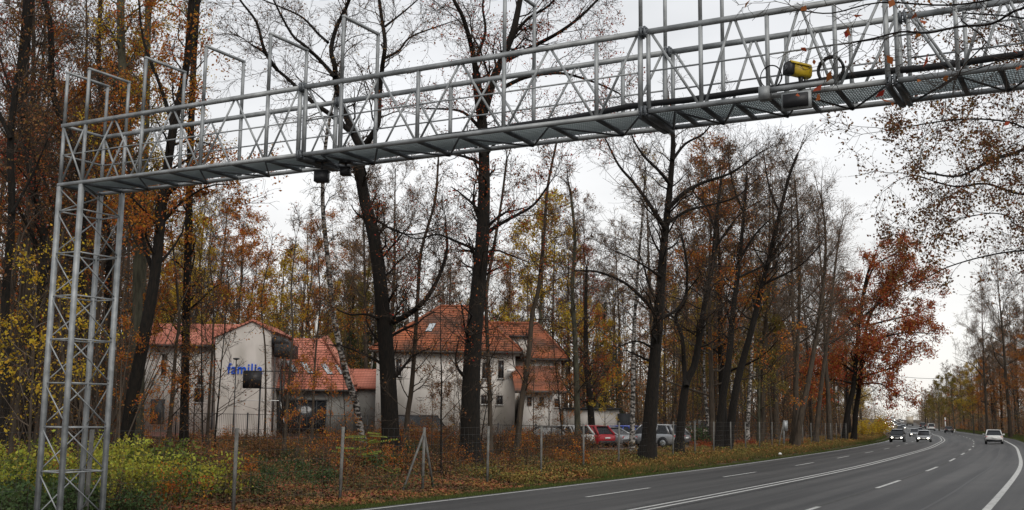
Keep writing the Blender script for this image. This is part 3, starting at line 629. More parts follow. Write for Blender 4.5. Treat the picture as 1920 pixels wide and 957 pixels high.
overhang('oak_tree', 'oak out of frame whose leafy boughs hang into the right side below the gantry', (19, 25.5),
    [([(2000, 230, 25), (1920, 280, 24), (1860, 300, 23), (1800, 330, 22.5), (1740, 325, 22)], .09, .02),
     ([(2000, 350, 25), (1920, 365, 24), (1850, 345, 23.5), (1790, 350, 23), (1720, 330, 22.5)], .07, .015),
     ([(2000, 300, 24), (1920, 240, 23), (1860, 225, 22.5), (1790, 225, 22), (1720, 235, 22), (1670, 245, 22)], .05, .012),
     ([(2000, 180, 24), (1900, 150, 23), (1820, 120, 22.5), (1760, 110, 22)], .05, .012),
     ([(2000, 470, 25), (1920, 470, 24), (1850, 480, 23.5), (1780, 500, 23), (1740, 520, 23)], .045, .012),
     ([(2000, 90, 24), (1920, 60, 23), (1850, 40, 22), (1790, 30, 22)], .04, .012),
     ([(1960, 440, 24), (1900, 410, 24), (1860, 400, 24), (1800, 410, 23.5)], .04, .01)], 202, m_lf_bd, 1.25, .065, 1.8, .5, .02, kid=(4, 4), tw=.004, trunk_r=.34, H=13)

# woods
rw = random.Random(77)
def pick(w):
    t_ = rw.random() * sum(w.values())
    for k, v in w.items():
        t_ -= v
        if t_ <= 0: return k
    return k
cnt = {}
LAB = {'bare': 'bare twiggy tree', 'slim': 'slim tall tree with few brown leaves', 'orange': 'orange leaved beech tree', 'brown': 'brown leaved oak tree', 'yellow': 'yellow leaved maple', 'olive': 'olive green bushy tree', 'red': 'red leaved oak tree', 'birch': 'white stemmed birch tree', 'sapling': 'young leafy sapling', 'conifer': 'dark green spruce'}
def wood(n, gen, w, where, smin=.8, smax=1.2):
    k = 0; tries = 0; pts = []
    while k < n and tries < n * 40:
        tries += 1; x, y = gen()
        if any((x - a) ** 2 + (y - b) ** 2 < 4 for a, b in pts): continue
        pts.append((x, y)); kind = pick(w); s = rw.uniform(smin, smax)
        plant(kind, x, y, s, f'{LAB[kind]} {where}', f'{LAB[kind]}s {where}', rnd=rw); k += 1
def inpx(px, x0, x1, y): return x0 < px < x1
def genA():
    Y = rw.uniform(110, 185); return wx(rw.uniform(-40, 1290), Y), Y
wood(80, genA, dict(slim=5, bare=3.5, orange=1.8, brown=2, yellow=1.4, olive=3, conifer=2, birch=.6), 'in the wood behind the houses')
def genB():
    while True:
        Y = 78 + 230 * rw.random() ** 1.4; l = -rw.uniform(14, 62); s = arcY(Y); i = np.searchsorted(RS, s)
        x = RC[i, 0] + RN[i, 0] * l; y = RC[i, 1] + RN[i, 1] * l
        px = 960 + x / y * F / .99
        if px > 1285 and y > 70 and px < 1690 and not (y < 100 and px < 1300): return x, y
wood(79, genB, dict(slim=6, bare=4, brown=2, orange=1.5, red=.4, olive=1, birch=1, yellow=.5), 'in the wood beyond the wire fence', .75, 1.1)
def genC():
    Y = rw.uniform(50, 105); return wx(rw.uniform(-60, 215), Y), Y
wood(14, genC, dict(slim=5, bare=5, orange=1, brown=2, yellow=1, olive=.6), 'in the dim wood left of the houses')
def genD():
    Y = rw.uniform(125, 620) if rw.random() < .75 else rw.uniform(125, 330); l = rw.uniform(12, 30 if Y < 330 else 45); i = np.searchsorted(RS, arcY(Y)); return RC[i, 0] + RN[i, 0] * l, RC[i, 1] + RN[i, 1] * l
wood(46, genD, dict(bare=4, slim=1, brown=3, olive=2, orange=1.2), 'on the right side of the far road', .6, .9)
def genE():
    Y = rw.uniform(280, 800); l = -rw.uniform(13, 60); i = np.searchsorted(RS, arcY(Y)); return RC[i, 0] + RN[i, 0] * l, RC[i, 1] + RN[i, 1] * l
wood(26, genE, dict(bare=2, slim=2, brown=3, olive=2), 'on the left side of the far road', .6, .9)
plant('bare', wx(1893, 165), 165, 1.12, 'large bare tree with dark trunk standing right of the white car', rnd=rw)
plant('olive', wx(1790, 262), 262, .80, 'green tree turning yellow on the right where the road straightens', rnd=rw)
plant('olive', wx(1760, 300), 300, .85, 'green tree at the left end of the clump right of the road', rnd=rw)
plant('yellow', wx(1825, 240), 240, .9, 'golden tree in the clump right of the road', rnd=rw)
plant('orange', wx(1850, 225), 225, .65, 'orange tree behind the white car', rnd=rw)
plant('bare', wx(1850, 190), 190, 1.05, 'bare grey tree above the golden clump', rnd=rw)
for k, (px, Y, s_) in enumerate(((1800, 150, .75), (1835, 172, .85), (1868, 145, .8), (1905, 150, .9), (1925, 170, 1.0), (1780, 215, .8), (1815, 205, .7))):
    while lateral([wx(px, Y)], [Y])[0][0] < 12.5: Y += 5
    plant('bare', wx(px, Y), Y, s_, 'bare twiggy tree on the right side of the far road', 'bare twiggy trees on the right side of the far road', rnd=rw)
plant('conifer', wx(700, 118), 118, 1.0, 'dark spruce between the two houses', rnd=rw)
for px, Y, k, s_, lb in ((325, 103, 'yellow', 1.15, 'yellow maple rising right behind the left wing of the white building'), (440, 105, 'orange', .95, 'orange beech right behind the gable with the lettering'), (505, 104, 'yellow', 1.0, 'yellow maple behind the dark bay of the hall'), (560, 108, 'orange', .95, 'orange beech behind the skylight roof'), (1010, 112, 'yellow', 1.45, 'tall yellow maple behind the big house'), (1120, 112, 'yellow', .8, 'low yellow green maple behind the white shed')):
    plant(k, wx(px, Y), Y, s_, lb, rnd=rw)
for px, Y, s_, lb in ((1425, 104, 1.12, 'high bare tree with rounded twiggy crown above the leaning pair'), (1495, 112, 1.15, 'high bare tree with rounded twiggy crown above the curving trunk'), (1455, 124, 1.3, 'tallest bare crown further back between the two rounded ones'), (1555, 128, 1.15, 'high bare tree left of the red oak crown'), (1360, 96, 1.0, 'bare twiggy tree right behind the two stemmed tree')):
    plant('bare', wx(px, Y), Y, s_, lb, rnd=rw)
for px, Y, k, s_ in ((1765, 235, 'olive', .7), (1785, 225, 'orange', .6), (1808, 200, 'brown', .75), (1822, 215, 'olive', .75), (1838, 190, 'orange', .7), (1862, 180, 'brown', .8), (1878, 200, 'brown', .9), (1910, 180, 'orange', .8), (1745, 270, 'olive', .7), (1735, 330, 'brown', .7), (1905, 220, 'bare', 1.0), (1842, 240, 'bare', 1.0)):
    while lateral([wx(px, Y)], [Y])[0][0] < 12.5: Y += 5
    plant(k, wx(px, Y), Y, s_, LAB[k] + ' on the right side of the far road', LAB[k] + 's on the right side of the far road', rnd=rw)
plant('conifer', wx(655, 114), 114, .85, 'smaller dark spruce behind the low red roof', rnd=rw)
for k, (px, Y, kd) in enumerate(((150, 36, 2), (560, 46, 1), (620, 50, 1), (810, 52, 0), (850, 58, 0), (1000, 66, 0), (1030, 72, 0), (1065, 74, 1), (1135, 84, 2), (1230, 96, 2), (60, 33, 2), (240, 44, 1), (300, 44, 1))):
    o = protos['sapling'][kd]; o = copy_tree(o) if ('sapling', kd) in used else o; used.add(('sapling', kd))
    x = wx(px, Y); s = rw.uniform(.55, 1.0); o.location = (x, Y, gz1(x, Y)); o.rotation_euler = (0, 0, rw.uniform(0, 6)); o.scale = (s, s, s)
    tag(o, ('brown leaved', 'orange leaved', 'yellow leaved')[kd] + ' sapling in the undergrowth between fence and houses', 'sapling', 'saplings between the fence and the houses')
for i in range(20):
    Y = rw.uniform(44, 70); px = rw.uniform(300, 1270); x = wx(px, Y)
    if lateral([x], [Y])[0][0] > -12 or 428 < px < 500: continue
    plant('barling', x, Y, rw.uniform(.6, 1.15), 'leafless dark sapling with thin crossing twigs before the houses', 'leafless saplings before the houses', cat='sapling', rnd=rw)
for k, pr in protos.items():
    for i, p in enumerate(pr):
        if (k, i) not in used:
            for ch in list(p.children): bpy.data.objects.remove(ch)
            bpy.data.objects.remove(p)

# ------------------------------------------------------------------ gantry
GO = Vector((-9.446, 22.834, 6.936)); TH = -.502; GU = Vector((math.cos(TH), math.sin(TH), -.0052)); GSD = Vector((-math.sin(TH), math.cos(TH), 0)); GH, GW, GE = 1.265, 1.059, 1.135
XD = Vector((math.cos(TH), math.sin(TH), 0))
gb = gz1(GO.x, GO.y)
g = empty('sign_gantry', (GO.x, GO.y, gb)); tag(g, 'galvanised steel lattice gantry spanning the road with a walkway and upright frames', 'gantry')
def gp(u, s=0, h=0): return GO + GU * u + GSD * s + Vector((0, 0, h)) - Vector((GO.x, GO.y, gb))
U = dict(a=0, b=.657, c=2.3, d=3.926, e=5.551, f=6.381, g=7.256, h=8.901, i=10.589, j=12.254, k=13.059, l=13.967, m=14.979, n=15.947, o=16.708, p=17.548, q=18.6, r=19.6, s=20.6, t=21.25)
def tower(u0, u1, name='tower'):
    t = empty(name); t.parent = g
    zt = -.04
    for u in (u0, u1):
        for s in (0, GW):
            mb = MB(); p = gp(u, s, zt); q = Vector((p.x, p.y, -.6)); mb.bar(q, p, .085, .085); mb.build('leg', m_galv, t)
    mb = MB(); levels = [-.56 - .886 * i for i in range(8)]
    for i, z in enumerate(levels):
        zz = z
        for s in (0, GW): mb.bar(gp(u0, s, zz), gp(u1, s, zz), .028)
        for u in (u0, u1): mb.bar(gp(u, 0, zz + .002), gp(u, GW, zz + .002), .028)
        z2 = z - .886
        if z2 < -7.0: continue
        mb.tube([gp(u0, -.01, z - .03), gp(u1, -.01, z2 + .08)], .0145, 6)
        mb.tube([gp(u0, GW, z2), gp(u1, GW, z)], .0145, 6)
        mb.tube([gp(u0 - .0, 0, z2 + .03), gp(u0, GW, z)], .0145, 6)
        mb.tube([gp(u1, 0, z - .03), gp(u1, GW, z2 + .03)], .0145, 6)
    mb.tube([gp(u0, 0, -.08), gp(u1, 0, levels[0])], .0145, 6); mb.tube([gp(u1, 0, -.08), gp(u1, GW, levels[0])], .0145, 6); mb.tube([gp(u0, 0, levels[0]), gp(u0, GW, -.08)], .0145, 6)
    mb.build('bracing', m_galv, t)
    mb = MB()
    for u in (u0, u1):
        for s in (0, GW): p = gp(u, s, 0); mb.box((p.x, p.y, -.05), (.34, .34, .5), rz=TH)
    mb.build('footing', m_conc, t); return t
tower(U['a'], U['b']); tower(U['s'], U['t'])
def section(keys, u0, u1, joint0=False, joint1=False):
    t = empty('truss_section'); t.parent = g; cc = .066
    a_ = u0 + (.07 if joint0 else -.06); b_ = u1 - (.07 if joint1 else -.06)
    for s in (0, GW):
        for h in (0, GH):
            mb = MB(); mb.bar(gp(a_, s, h), gp(b_, s, h), cc, cc * (1.15 if h else 1)); mb.build('chord', m_galv if (s == 0 or h) else m_galv, t)
    us = [U[k] for k in keys]; nodes = ([a_] if joint0 else []) + us + ([b_] if joint1 else [])
    for s in (0, GW):
        for u in nodes:
            mb = MB(); mb.bar(gp(u, s, cc / 2), gp(u, s, GH - cc / 2), .052, .052, up=XD); mb.build('post', m_galv, t)
        mb = MB(); eps = .012 if s == 0 else -.012
        for i in range(len(us) - 1):
            if us[i + 1] - us[i] < .8:
                mb.tube([gp(us[i], s + eps, .03), gp(us[i + 1], s + eps, GH - .03)], .022, 6); mb.tube([gp(us[i + 1], s - eps, .03), gp(us[i], s - eps, GH - .03)], .022, 6); continue
            m_ = (us[i] + us[i + 1]) / 2
            mb.tube([gp(us[i] + .06, s + eps, .03), gp(m_ - .03, s + eps, GH - .03)], .021, 6); mb.tube([gp(m_ + .03, s + eps, GH - .03), gp(us[i + 1] - .06, s + eps, .03)], .021, 6)
        if joint0: mb.tube([gp(a_ + .05, s + eps, GH - .03), gp(us[0] - .05, s + eps, .03)], .021, 6)
        if joint1: mb.tube([gp(us[-1] + .05, s + eps, .03), gp(b_ - .05, s + eps, GH - .03)], .021, 6)
        mb.build('bracing', m_galv, t)
        mb = MB(); mb.tube([gp(a_, s, GH * .5), gp(b_, s, GH * .5)], .014, 6); mb.build('handrail', m_galv, t)
    mb = MB(); nn_ = nodes + [(nodes[i] + nodes[i + 1]) / 2 for i in range(len(nodes) - 1) if nodes[i + 1] - nodes[i] > .8]; nn_.sort()
    for u in nn_: mb.bar(gp(u, .037, -.01), gp(u, GW - .037, -.01), .06, .05)
    for i in range(len(nn_) - 1):
        if i % 2: mb.tube([gp(nn_[i], 0, -.045), gp(nn_[i + 1], GW, -.045)], .016, 6)
        else: mb.tube([gp(nn_[i], GW, -.045), gp(nn_[i + 1], 0, -.045)], .016, 6)
    mb.build('floor_beam', m_gdark, t)
    mb = MB(); u = a_ + .02
    while u < b_: mb.bar(gp(u, .045, .035), gp(u, GW - .13, .035), .005, .03); u += .038
    for k in range(11): s = .06 + k * (GW - .20) / 10; mb.bar(gp(a_, s, .036), gp(b_, s, .036), .007, .022)
    mb.build('grating', m_grat, t)
    return t
section('abcde', U['a'], U['f'], False, True)
section('ghij', U['f'], U['k'], True, True)
section('lmn', U['k'], U['o'], True, True)
section('pqrst', U['o'], U['t'], True, False)
for k in 'fko':
    t = empty('bolted_joint'); t.parent = g; u = U[k]
    for s in (0, GW):
        for h in (0, GH):
            mb = MB()
            for e_ in (-.03, .03): mb.box(gp(u + e_, s, h), (.03, .15, .16), rz=TH)
            for dz in (-.05, .05):
                for ds in (-.055, .055): mb.tube([gp(u - .07, s + ds, h + dz), gp(u + .07, s + ds, h + dz)], .011, 6)
            mb.build('flange', m_gdark, t)
        mb = MB(); mb.bar(gp(u - .055, s, .05), gp(u - .055, s, GH + (.06 if k != 'k' else .1)), .05, .05, up=XD); mb.build('joint_post', m_galv, t)
    mb = MB(); mb.bar(gp(u - .06, 0, -.06), gp(u - .06, GW, -.06), .07, .07); mb.bar(gp(u + .06, 0, -.06), gp(u + .06, GW, -.06), .07, .07); mb.build('cross_beam', m_gdark, t)
# upright sign frames standing on the chords
for k in 'abcdegil':
    f_ = empty('upright_frame'); f_.parent = g; u = U[k] + .0; E2 = GE + (.0 if k in 'abcde' else .06)
    for s in (0, GW):
        mb = MB(); mb.bar(gp(u, s, GH + .044), gp(u, s, GH + E2), .048, .048, up=XD); mb.build('upright', m_galv, f_)
    mb = MB(); mb.bar(gp(u, -.028, GH + E2 + .02), gp(u, GW + .028, GH + E2 + .02), .055, .045); mb.build('top_bar', m_galv, f_)
f_ = empty('upright_frame'); f_.parent = g
for s in (0, GW):
    mb = MB(); mb.bar(gp(U['k'] - .055, s, GH + .1), gp(U['k'] - .055, s, GH + GE + .06), .048, .048, up=XD); mb.build('upright', m_galv, f_)
mb = MB(); mb.bar(gp(U['k'] - .055, -.028, GH + GE + .08), gp(U['k'] - .055, GW + .028, GH + GE + .08), .055, .045); mb.build('top_bar', m_galv, f_)
gw0 = Vector((GO.x, GO.y, gb))
def gpw(u, s=0, h=0): return gp(u, s, h) + gw0
# end braces of the truss at the tower
t = [o for o in g.children if o.name.startswith('truss_section')][0]
for a_, b_, w_ in ((gp(0, 0, GH * .5), gp(0, GW, GH * .5), .03), (gp(0, .03, GH), gp(0, GW - .03, GH), .05), (gp(U['b'], .03, .02), gp(U['b'], GW - .03, .02), .05)): mb = MB(); mb.bar(a_, b_, w_); mb.build('end_rail', m_galv, t)
# things on the gantry
mb = MB(); rr = random.Random(4); pts = [gpw(U['f'] + .1 + i * .5, .72 + .04 * math.sin(i * .9), float(np.interp(i, [0, 2, 13, 20, 40], [.10, .17, .33, .36, .40])) + .012 * math.sin(i * 1.7)) for i in range(int((U['t'] - U['f']) / .5))]
mb.tube(pts, .052, 8); o = mb.build('cable_conduit', m_black, loc=tuple(pts[0])); tag(o, 'thick black cable conduit lying along the gantry walkway', 'cable')
mb = MB(); mb.tube([gpw(13.2 + i * .35, .30, .10) for i in range(10)], .02, 6); tag(mb.build('cable_conduit', m_black, loc=tuple(gpw(13.2, .3, .085))), 'thinner black cable beside the thick one under the yellow camera', 'cable')
def ring(c, R, r, ax, n=28, wob=.0, turns=1, seed=0):
    rr = random.Random(seed); a1 = XD; a2 = Vector((0, 0, 1)); pts = []
    for k in range(n * turns + 1):
        a = 2 * math.pi * k / n; w = 1 + wob * math.sin(k * .37 + seed)
        pts.append(Vector(c) + a1 * math.cos(a) * R * w + a2 * math.sin(a) * R * w * 1.08 + GSD * (k / (n * turns) * ax))
    return pts
dY = 16.2
cc1 = gpw(14.98 + .05, -.045, .28); mb = MB(); mb.tube(ring(cc1, .155, .006, .03, wob=.02, turns=2), .007, 6); tag(mb.build('cable_coil', m_black, loc=tuple(cc1)), 'thin loop of black wire hanging on the post left of the yellow camera', 'cable coil')
cc2 = gpw(15.86, .05, .30); mb = MB(); mb.tube(ring(cc2, .175, .02, .06, wob=.03, turns=4, seed=2), .018, 6); tag(mb.build('cable_coil', m_black, loc=tuple(cc2)), 'thick coil of black cable on the railing right of the yellow camera', 'cable coil')
# yellow camera: points left, towards the oncoming lanes
cb = gpw(15.42, -.04, .32); cq = empty('traffic_camera', tuple(cb)); tag(cq, 'yellow weatherproof camera housing with black hooded front on the gantry', 'camera')
ca = (-XD * .68 - GSD * .73 + Vector((0, 0, .10))).normalized(); cs_ = ca.cross(Vector((0, 0, 1))).normalized(); cu = cs_.cross(ca)
def cm(u, v, w): return cs_ * u + cu * v + ca * w
octo = [(-.085, -.07), (-.05, -.10), (.05, -.10), (.085, -.07), (.085, .05), (.06, .085), (-.06, .085), (-.085, .05)]
mb = MB(); mb.prism([(a * .92, b * .92) for a, b in octo], -.19, .10, cm); mb.build('housing', m_yel, cq)
mb = MB(); mb.prism([(-.1, .06), (-.075, .098), (.075, .098), (.1, .06), (.092, .055), (.07, .088), (-.07, .088), (-.092, .055)], -.17, .17, cm); mb.build('sun_hood', m_yel, cq)
mb = MB(); mb.prism(octo, .10, .19, cm); mb.build('front_cover', m_blackp, cq)
mb = MB(); mb.tube([cm(0, 0, .188), cm(0, 0, .196)], [.05, .045], 14); mb.build('lens', m_glass, cq)
mb = MB(); mb.tube([cm(0, -.09, -.06), cm(0, -.15, -.06), Vector((ca * -.06).to_tuple()) + Vector((0, 0, -.2)), Vector((ca * -.06).to_tuple()) + Vector((0, 0, -.27))], [.045, .03, .028, .06], 8); mb.tube([cm(.03, -.08, -.14), cm(.03, -.17, -.15), cm(.03, -.25, -.12)], .012, 6); mb.build('bracket', m_blackp, cq)
# mounting rail, box and infrared panel below
def gbox(name, u, s, h, d, m, par=None, off=Vector((0, 0, 0))):
    mb = MB(); mb.box(gpw(u, s, h) - off, d, rz=TH); return mb.build(name, m, par)
o_ = gpw(15.35, -.13, .02); r_ = empty('infrared_lamp', tuple(o_)); tag(r_, 'dark flat panel in grey frame with mounting rail hanging below the yellow camera', 'lamp')
gbox('mounting_rail', 15.45, -.13, .055, (.98, .07, .065), m_galv, r_, o_); gbox('junction_box', 14.97, -.15, .0, (.15, .15, .19), m_galv, r_, o_)
gbox('panel_frame', 15.42, -.15, -.16, (.42, .06, .25), m_galv, r_, o_); gbox('panel_face', 15.42, -.20, -.16, (.35, .05, .19), m_blackp, r_, o_)
mb = MB()
for du in (-.17, .19): mb.bar(gpw(15.42 + du, -.13, -.1) - o_, gpw(15.42 + du, -.13, .05) - o_, .03, .01)
mb.build('hanger', m_gdark, r_)
for nm, lb, u, s, h, d in (('detector_box', 'larger black detector box hanging under the gantry at its first joint', 6.6, .35, -.36, (.24, .19, .19)), ('detector_box', 'smaller black detector box tucked up under the gantry right of the larger one', 6.95, .6, -.25, (.17, .17, .13))):
    p_ = gpw(u, s, h); r_ = empty(nm, tuple(p_)); tag(r_, lb, 'detector')
    mb = MB(); mb.box((0, 0, 0), d, rz=TH + .35); mb.box((0, 0, d[2] * .5 + .012), (d[0] * 1.12, d[1] * 1.12, .02), rz=TH + .35); mb.build('casing', m_blackp, r_)
    mb = MB(); mb.tube([(0, 0, d[2] * .5), (0, 0, -h - .05)], .025, 6); mb.box((0, 0, -h - .07), (.22, .14, .04), rz=TH); mb.build('bracket', m_blackp, r_)

# ------------------------------------------------------------------ fences and posts
def quad_uv(o, uvs):
    ul = o.data.uv_layers.new(name='tiles'); ul.data.foreach_set('uv', np.array(uvs, np.float32).ravel())
fe = empty('wire_mesh_fence', (-7.4, 30.1, 0)); tag(fe, 'wire mesh fence on slim concrete posts along the left verge', 'fence')
fpx = [445, 642, 795, 915, 1015, 1094, 1159, 1214, 1261, 1302, 1337, 1369.5, 1397, 1422.7, 1446, 1467.6, 1486, 1504, 1520, 1534, 1546, 1557, 1567, 1576, 1585]
tops = []; rf = random.Random(9)
for n_ in range(-3, 25):
    Y = 30.1 + 4.545 * n_; X = wx(fpx[n_], Y) if 0 <= n_ else -7.4 + 2.08 * n_
    zb = gz1(X, Y); zt = CAMZ + (-.30 if n_ < 1 else -.28 if n_ < 5 else .05) + rf.uniform(-.03, .03) + (.12 if n_ > 9 else 0); zt = min(zt, zb + 2.2)
    lx = rf.uniform(-.03, .03); mb = MB(); b0 = Vector((X + 7.4, Y - 30.1, zb - .3)); t0 = Vector((X + 7.4 + .03 + lx, Y - 30.1, zt)); mb.bar(b0, t0, .075, .07); mb.build('post', m_conc, fe); tops.append((t0, zb))
    if n_ in (2, 15):
        for sx in (-1, 1):
            mb = MB(); mb.bar(t0 - Vector((0, 0, .15)), Vector((t0.x + sx * .75 * .42 - .35 * (sx < 0), t0.y + sx * .9, zb - .1)), .06, .05); mb.build('brace', m_conc, fe)
mb = MB()
for i in range(len(tops) - 1):
    (a0, za), (b0, zb) = tops[i], tops[i + 1]
    for f in (.0, .12, .26, .4, .55, .7, .85):
        A = Vector((a0.x, a0.y - .04, a0.z * (1 - f) + za * f - .04)); B = Vector((b0.x, b0.y - .04, b0.z * (1 - f) + zb * f - .04)); mb.tube([A, B], .004, 3, cap=False)
    for k in range(1, 15):
        f = k / 15; A = a0.lerp(b0, f); z0 = za + (zb - za) * f; mb.tube([(A.x, A.y - .04, z0), (A.x, A.y - .04, A.z - .04)], .0025, 3, cap=False)
mb.build('wire_mesh', m_wire, fe)
# black railing round the house lot
def railing(label, pts, spacing, h, bars=.13):
    r_ = empty('steel_railing', (pts[0][0], pts[0][1], gz1(*pts[0]))); off = Vector(r_.location); tag(r_, label, 'fence')
    for (x0, y0), (x1, y1) in zip(pts[:-1], pts[1:]):
        L_ = math.hypot(x1 - x0, y1 - y0); n = max(1, round(L_ / spacing))
        for k in range(n + 1):
            f = k / n; x, y = x0 + (x1 - x0) * f, y0 + (y1 - y0) * f; z = gz1(x, y)
            mb = MB(); mb.box(Vector((x, y, z + h / 2 + .02)) - off, (.09, .09, h + .1)); mb.build('post', m_blackp, r_)
            if k == n: continue
            x2, y2 = x0 + (x1 - x0) * (f + 1 / n), y0 + (y1 - y0) * (f + 1 / n); z2 = gz1(x2, y2); mb = MB()
            A = Vector((x, y, z)) - off; B = Vector((x2, y2, z2)) - off; up = Vector((0, 0, 1))
            for hh in (.12, h - .05): mb.bar(A + up * hh, B + up * hh, .035, .035)
            m = int(L_ / n / bars)
            for j in range(1, m): q = A.lerp(B, j / m); mb.bar(q + up * .12, q + up * (h - .05), .018, .018, up=(1, 0, 0))
            mb.build('bar_panel', m_blackp, r_)
railing('black steel bar railing in front of the white building with blue lettering', [(wx(60, 79), 79), (wx(262, 80), 80), (wx(530, 82), 82), (wx(700, 88), 84.5)], 2.7, 1.85)
railing('low dark railing along the front of the big red roofed house', [(wx(862, 78), 78), (wx(1075, 80), 80)], 2.4, 1.45, .16)

# ------------------------------------------------------------------ buildings
def poly(name, pts, m, par, uvs=None, th=0, nrm_=None):
    mb = MB()
    if th:
        P = [Vector(p) for p in pts]; n = (P[1] - P[0]).cross(P[2] - P[0]).normalized(); 
        if n.z < 0 or (abs(n.z) < .01 and n.y > 0): n = -n
        lo = [p - n * th for p in P]; k = len(P); mb.quadface(P); mb.quadface(lo[::-1])
        for i in range(k): mb.quadface([P[i], P[(i + 1) % k], lo[(i + 1) % k], lo[i]])
    else: mb.quadface(pts)
    o = mb.build(name, m, par)
    if m in (m_tile, m_tile2):
        P = [Vector(p) for p in pts]; n = (P[1] - P[0]).cross(P[2] - P[0]).normalized(); h = Vector((0, 0, 1)).cross(n).normalized(); v = n.cross(h).normalized()
        uv_ = []
        for l in o.data.loops: c = o.data.vertices[l.vertex_index].co; uv_ += [(Vector(c)).dot(h), (Vector(c)).dot(v)]
        quad_uv(o, uv_)
    return o
def bwin(b, px0, py0, px1, py1, Y, cross=True, gl=None, sill=True, fw=.07):
    off = Vector(b.location); A = at(px0, py1, Y) - off; B = at(px1, py0, Y) - off; w = B.x - A.x; h = B.z - A.z; cx, cz = (A.x + B.x) / 2, (A.z + B.z) / 2; y = Y - off.y
    f = empty('window', (cx, y, cz)); f.parent = b
    mb = MB(); mb.box((0, .03, 0), (w, .06, h)); mb.build('pane', gl or m_glass, f)
    mb = MB()
    for sx in (-1, 1): mb.box((sx * (w / 2 - fw / 2), -.015, 0), (fw, .05, h))
    for sz in (-1, 1): mb.box((0, -.017, sz * (h / 2 - fw / 2)), (w - 2 * fw, .05, fw))
    if cross: mb.box((0, -.013, 0), (fw * .8, .04, h - 2 * fw))
    mb.build('frame', m_frame, f)
    if sill: mb = MB(); mb.box((0, -.05, -h / 2 - .03), (w + .16, .12, .05)); mb.build('sill', m_white, f)
def zat(py, Y, px=850): return at(px, py, Y).z
# big house with hipped old tile roof
Y0 = 86; b3 = empty('white_house', (wx(835, Y0), Y0, 1.0)); tag(b3, 'big white house under a steep hipped roof of old orange tiles', 'house'); o3 = Vector(b3.location)
x0, x1 = wx(703, Y0), wx(965, Y0); ze = zat(657, Y0)
def bx3(name, X0, X1, Ya, Yb, Z0, Z1, m, par, off):
    mb = MB(); mb.box(Vector(((X0 + X1) / 2, (Ya + Yb) / 2, (Z0 + Z1) / 2)) - off, (X1 - X0, Yb - Ya, Z1 - Z0)); return mb.build(name, m, par)
bx3('wall', x0, x1, Y0, Y0 + 9, .5, ze, m_wall, b3, o3)
def hip(par, off, X0, X1, Ya, Yb, ze, r0, r1, zr, m, ov=.5, chim=None):
    t_ = empty('roof'); t_.parent = par
    a, b, c, d = Vector((X0 - ov, Ya - ov, ze)), Vector((X1 + ov, Ya - ov, ze)), Vector((X1 + ov, Yb + ov, ze)), Vector((X0 - ov, Yb + ov, ze)); ym = (Ya + Yb) / 2; r, s = Vector((r0, ym, zr)), Vector((r1, ym, zr))
    for q in ((a, b, s, r), (b, c, s), (c, d, r, s), (d, a, r)): poly('roof_slope', [p - off for p in q], m, t_, th=.12)
    mb = MB()
    for p, q in ((r, s), (a, r), (b, s), (c, s), (d, r)): mb.tube([p - off + Vector((0, 0, .04)), q - off + Vector((0, 0, .04))], .11, 6)
    mb.build('ridge_tiles', m, t_)
    uvl = t_.children[-1].data.uv_layers.new(name='tiles')
    mb = MB(); mb.bar(a - off + Vector((0, 0, -.16)), b - off + Vector((0, 0, -.16)), .14, .16); mb.bar(b - off + Vector((0, 0, -.16)), c - off + Vector((0, 0, -.16)), .14, .16); mb.build('gutter', m_frame, t_)  # dark bar is the gutter and also stands for the eave shadow
    return t_
hip(b3, o3, x0, x1, Y0, Y0 + 9, ze, wx(822, 90.5), wx(880, 90.5), zat(575, 90.5), m_tile2)
for (a, b, c, d) in ((742, 673, 753, 705), (904, 680, 915, 710), (934, 676, 945, 710), (902, 741, 913, 758), (931, 742, 943, 759)): bwin(b3, a, b, c, d, Y0 - .03)
sk = mb = MB(); 
def on_plane(px, py, P, n):
    d = at(px, py, 50) - Vector((0, 0, CAMZ)); o = Vector((0, 0, CAMZ)); t_ = (Vector(P) - o).dot(n) / d.dot(n); return o + d * t_
nA = Vector((0, -(zat(575, 90.5) - ze), 5.0)).normalized(); nA = Vector((0, -(zat(575, 90.5) - ze) / 5.0, 1)).normalized(); PA = Vector((0, Y0 - .5, ze))
def skylight(par, off, corners, P, n):
    q = [on_plane(a, b, P, n) for a, b in corners]; s_ = empty('skylight'); s_.parent = par
    poly('pane', [p - off + n * .07 for p in q], m_sky_l, s_, th=.05); c = sum(q, Vector()) / 4
    poly('frame', [c + (p - c) * 1.13 - off + n * .045 for p in q], m_walld, s_, th=.06)
skylight(b3, o3, [(806, 608), (817, 608), (809, 622), (798, 622)], PA, nA)
# rear wing and dormer
x2, x3 = wx(862, 93), wx(1052, 93); ze2 = zat(671, 93, 1000)
bx3('wall', x2, x3, 93, 101, .5, ze2, m_wall, b3, o3); hip(b3, o3, x2, x3, 93, 101, ze2, wx(915, 97), wx(1006, 97), zat(607, 97, 1000), m_tile2)
bwin(b3, 1038, 680, 1047, 702, 92.97); bwin(b3, 1040, 748, 1048, 764, 92.97)
d_ = bx3('dormer', wx(955, 90), wx(987, 90), 90, 93, zat(664, 90), zat(632, 90), m_wall, b3, o3); bx3('dormer_roof', wx(952, 89.8), wx(990, 89.8), 89.7, 93.2, zat(632, 90) + .003, zat(632, 90) + .16, m_walld, b3, o3)
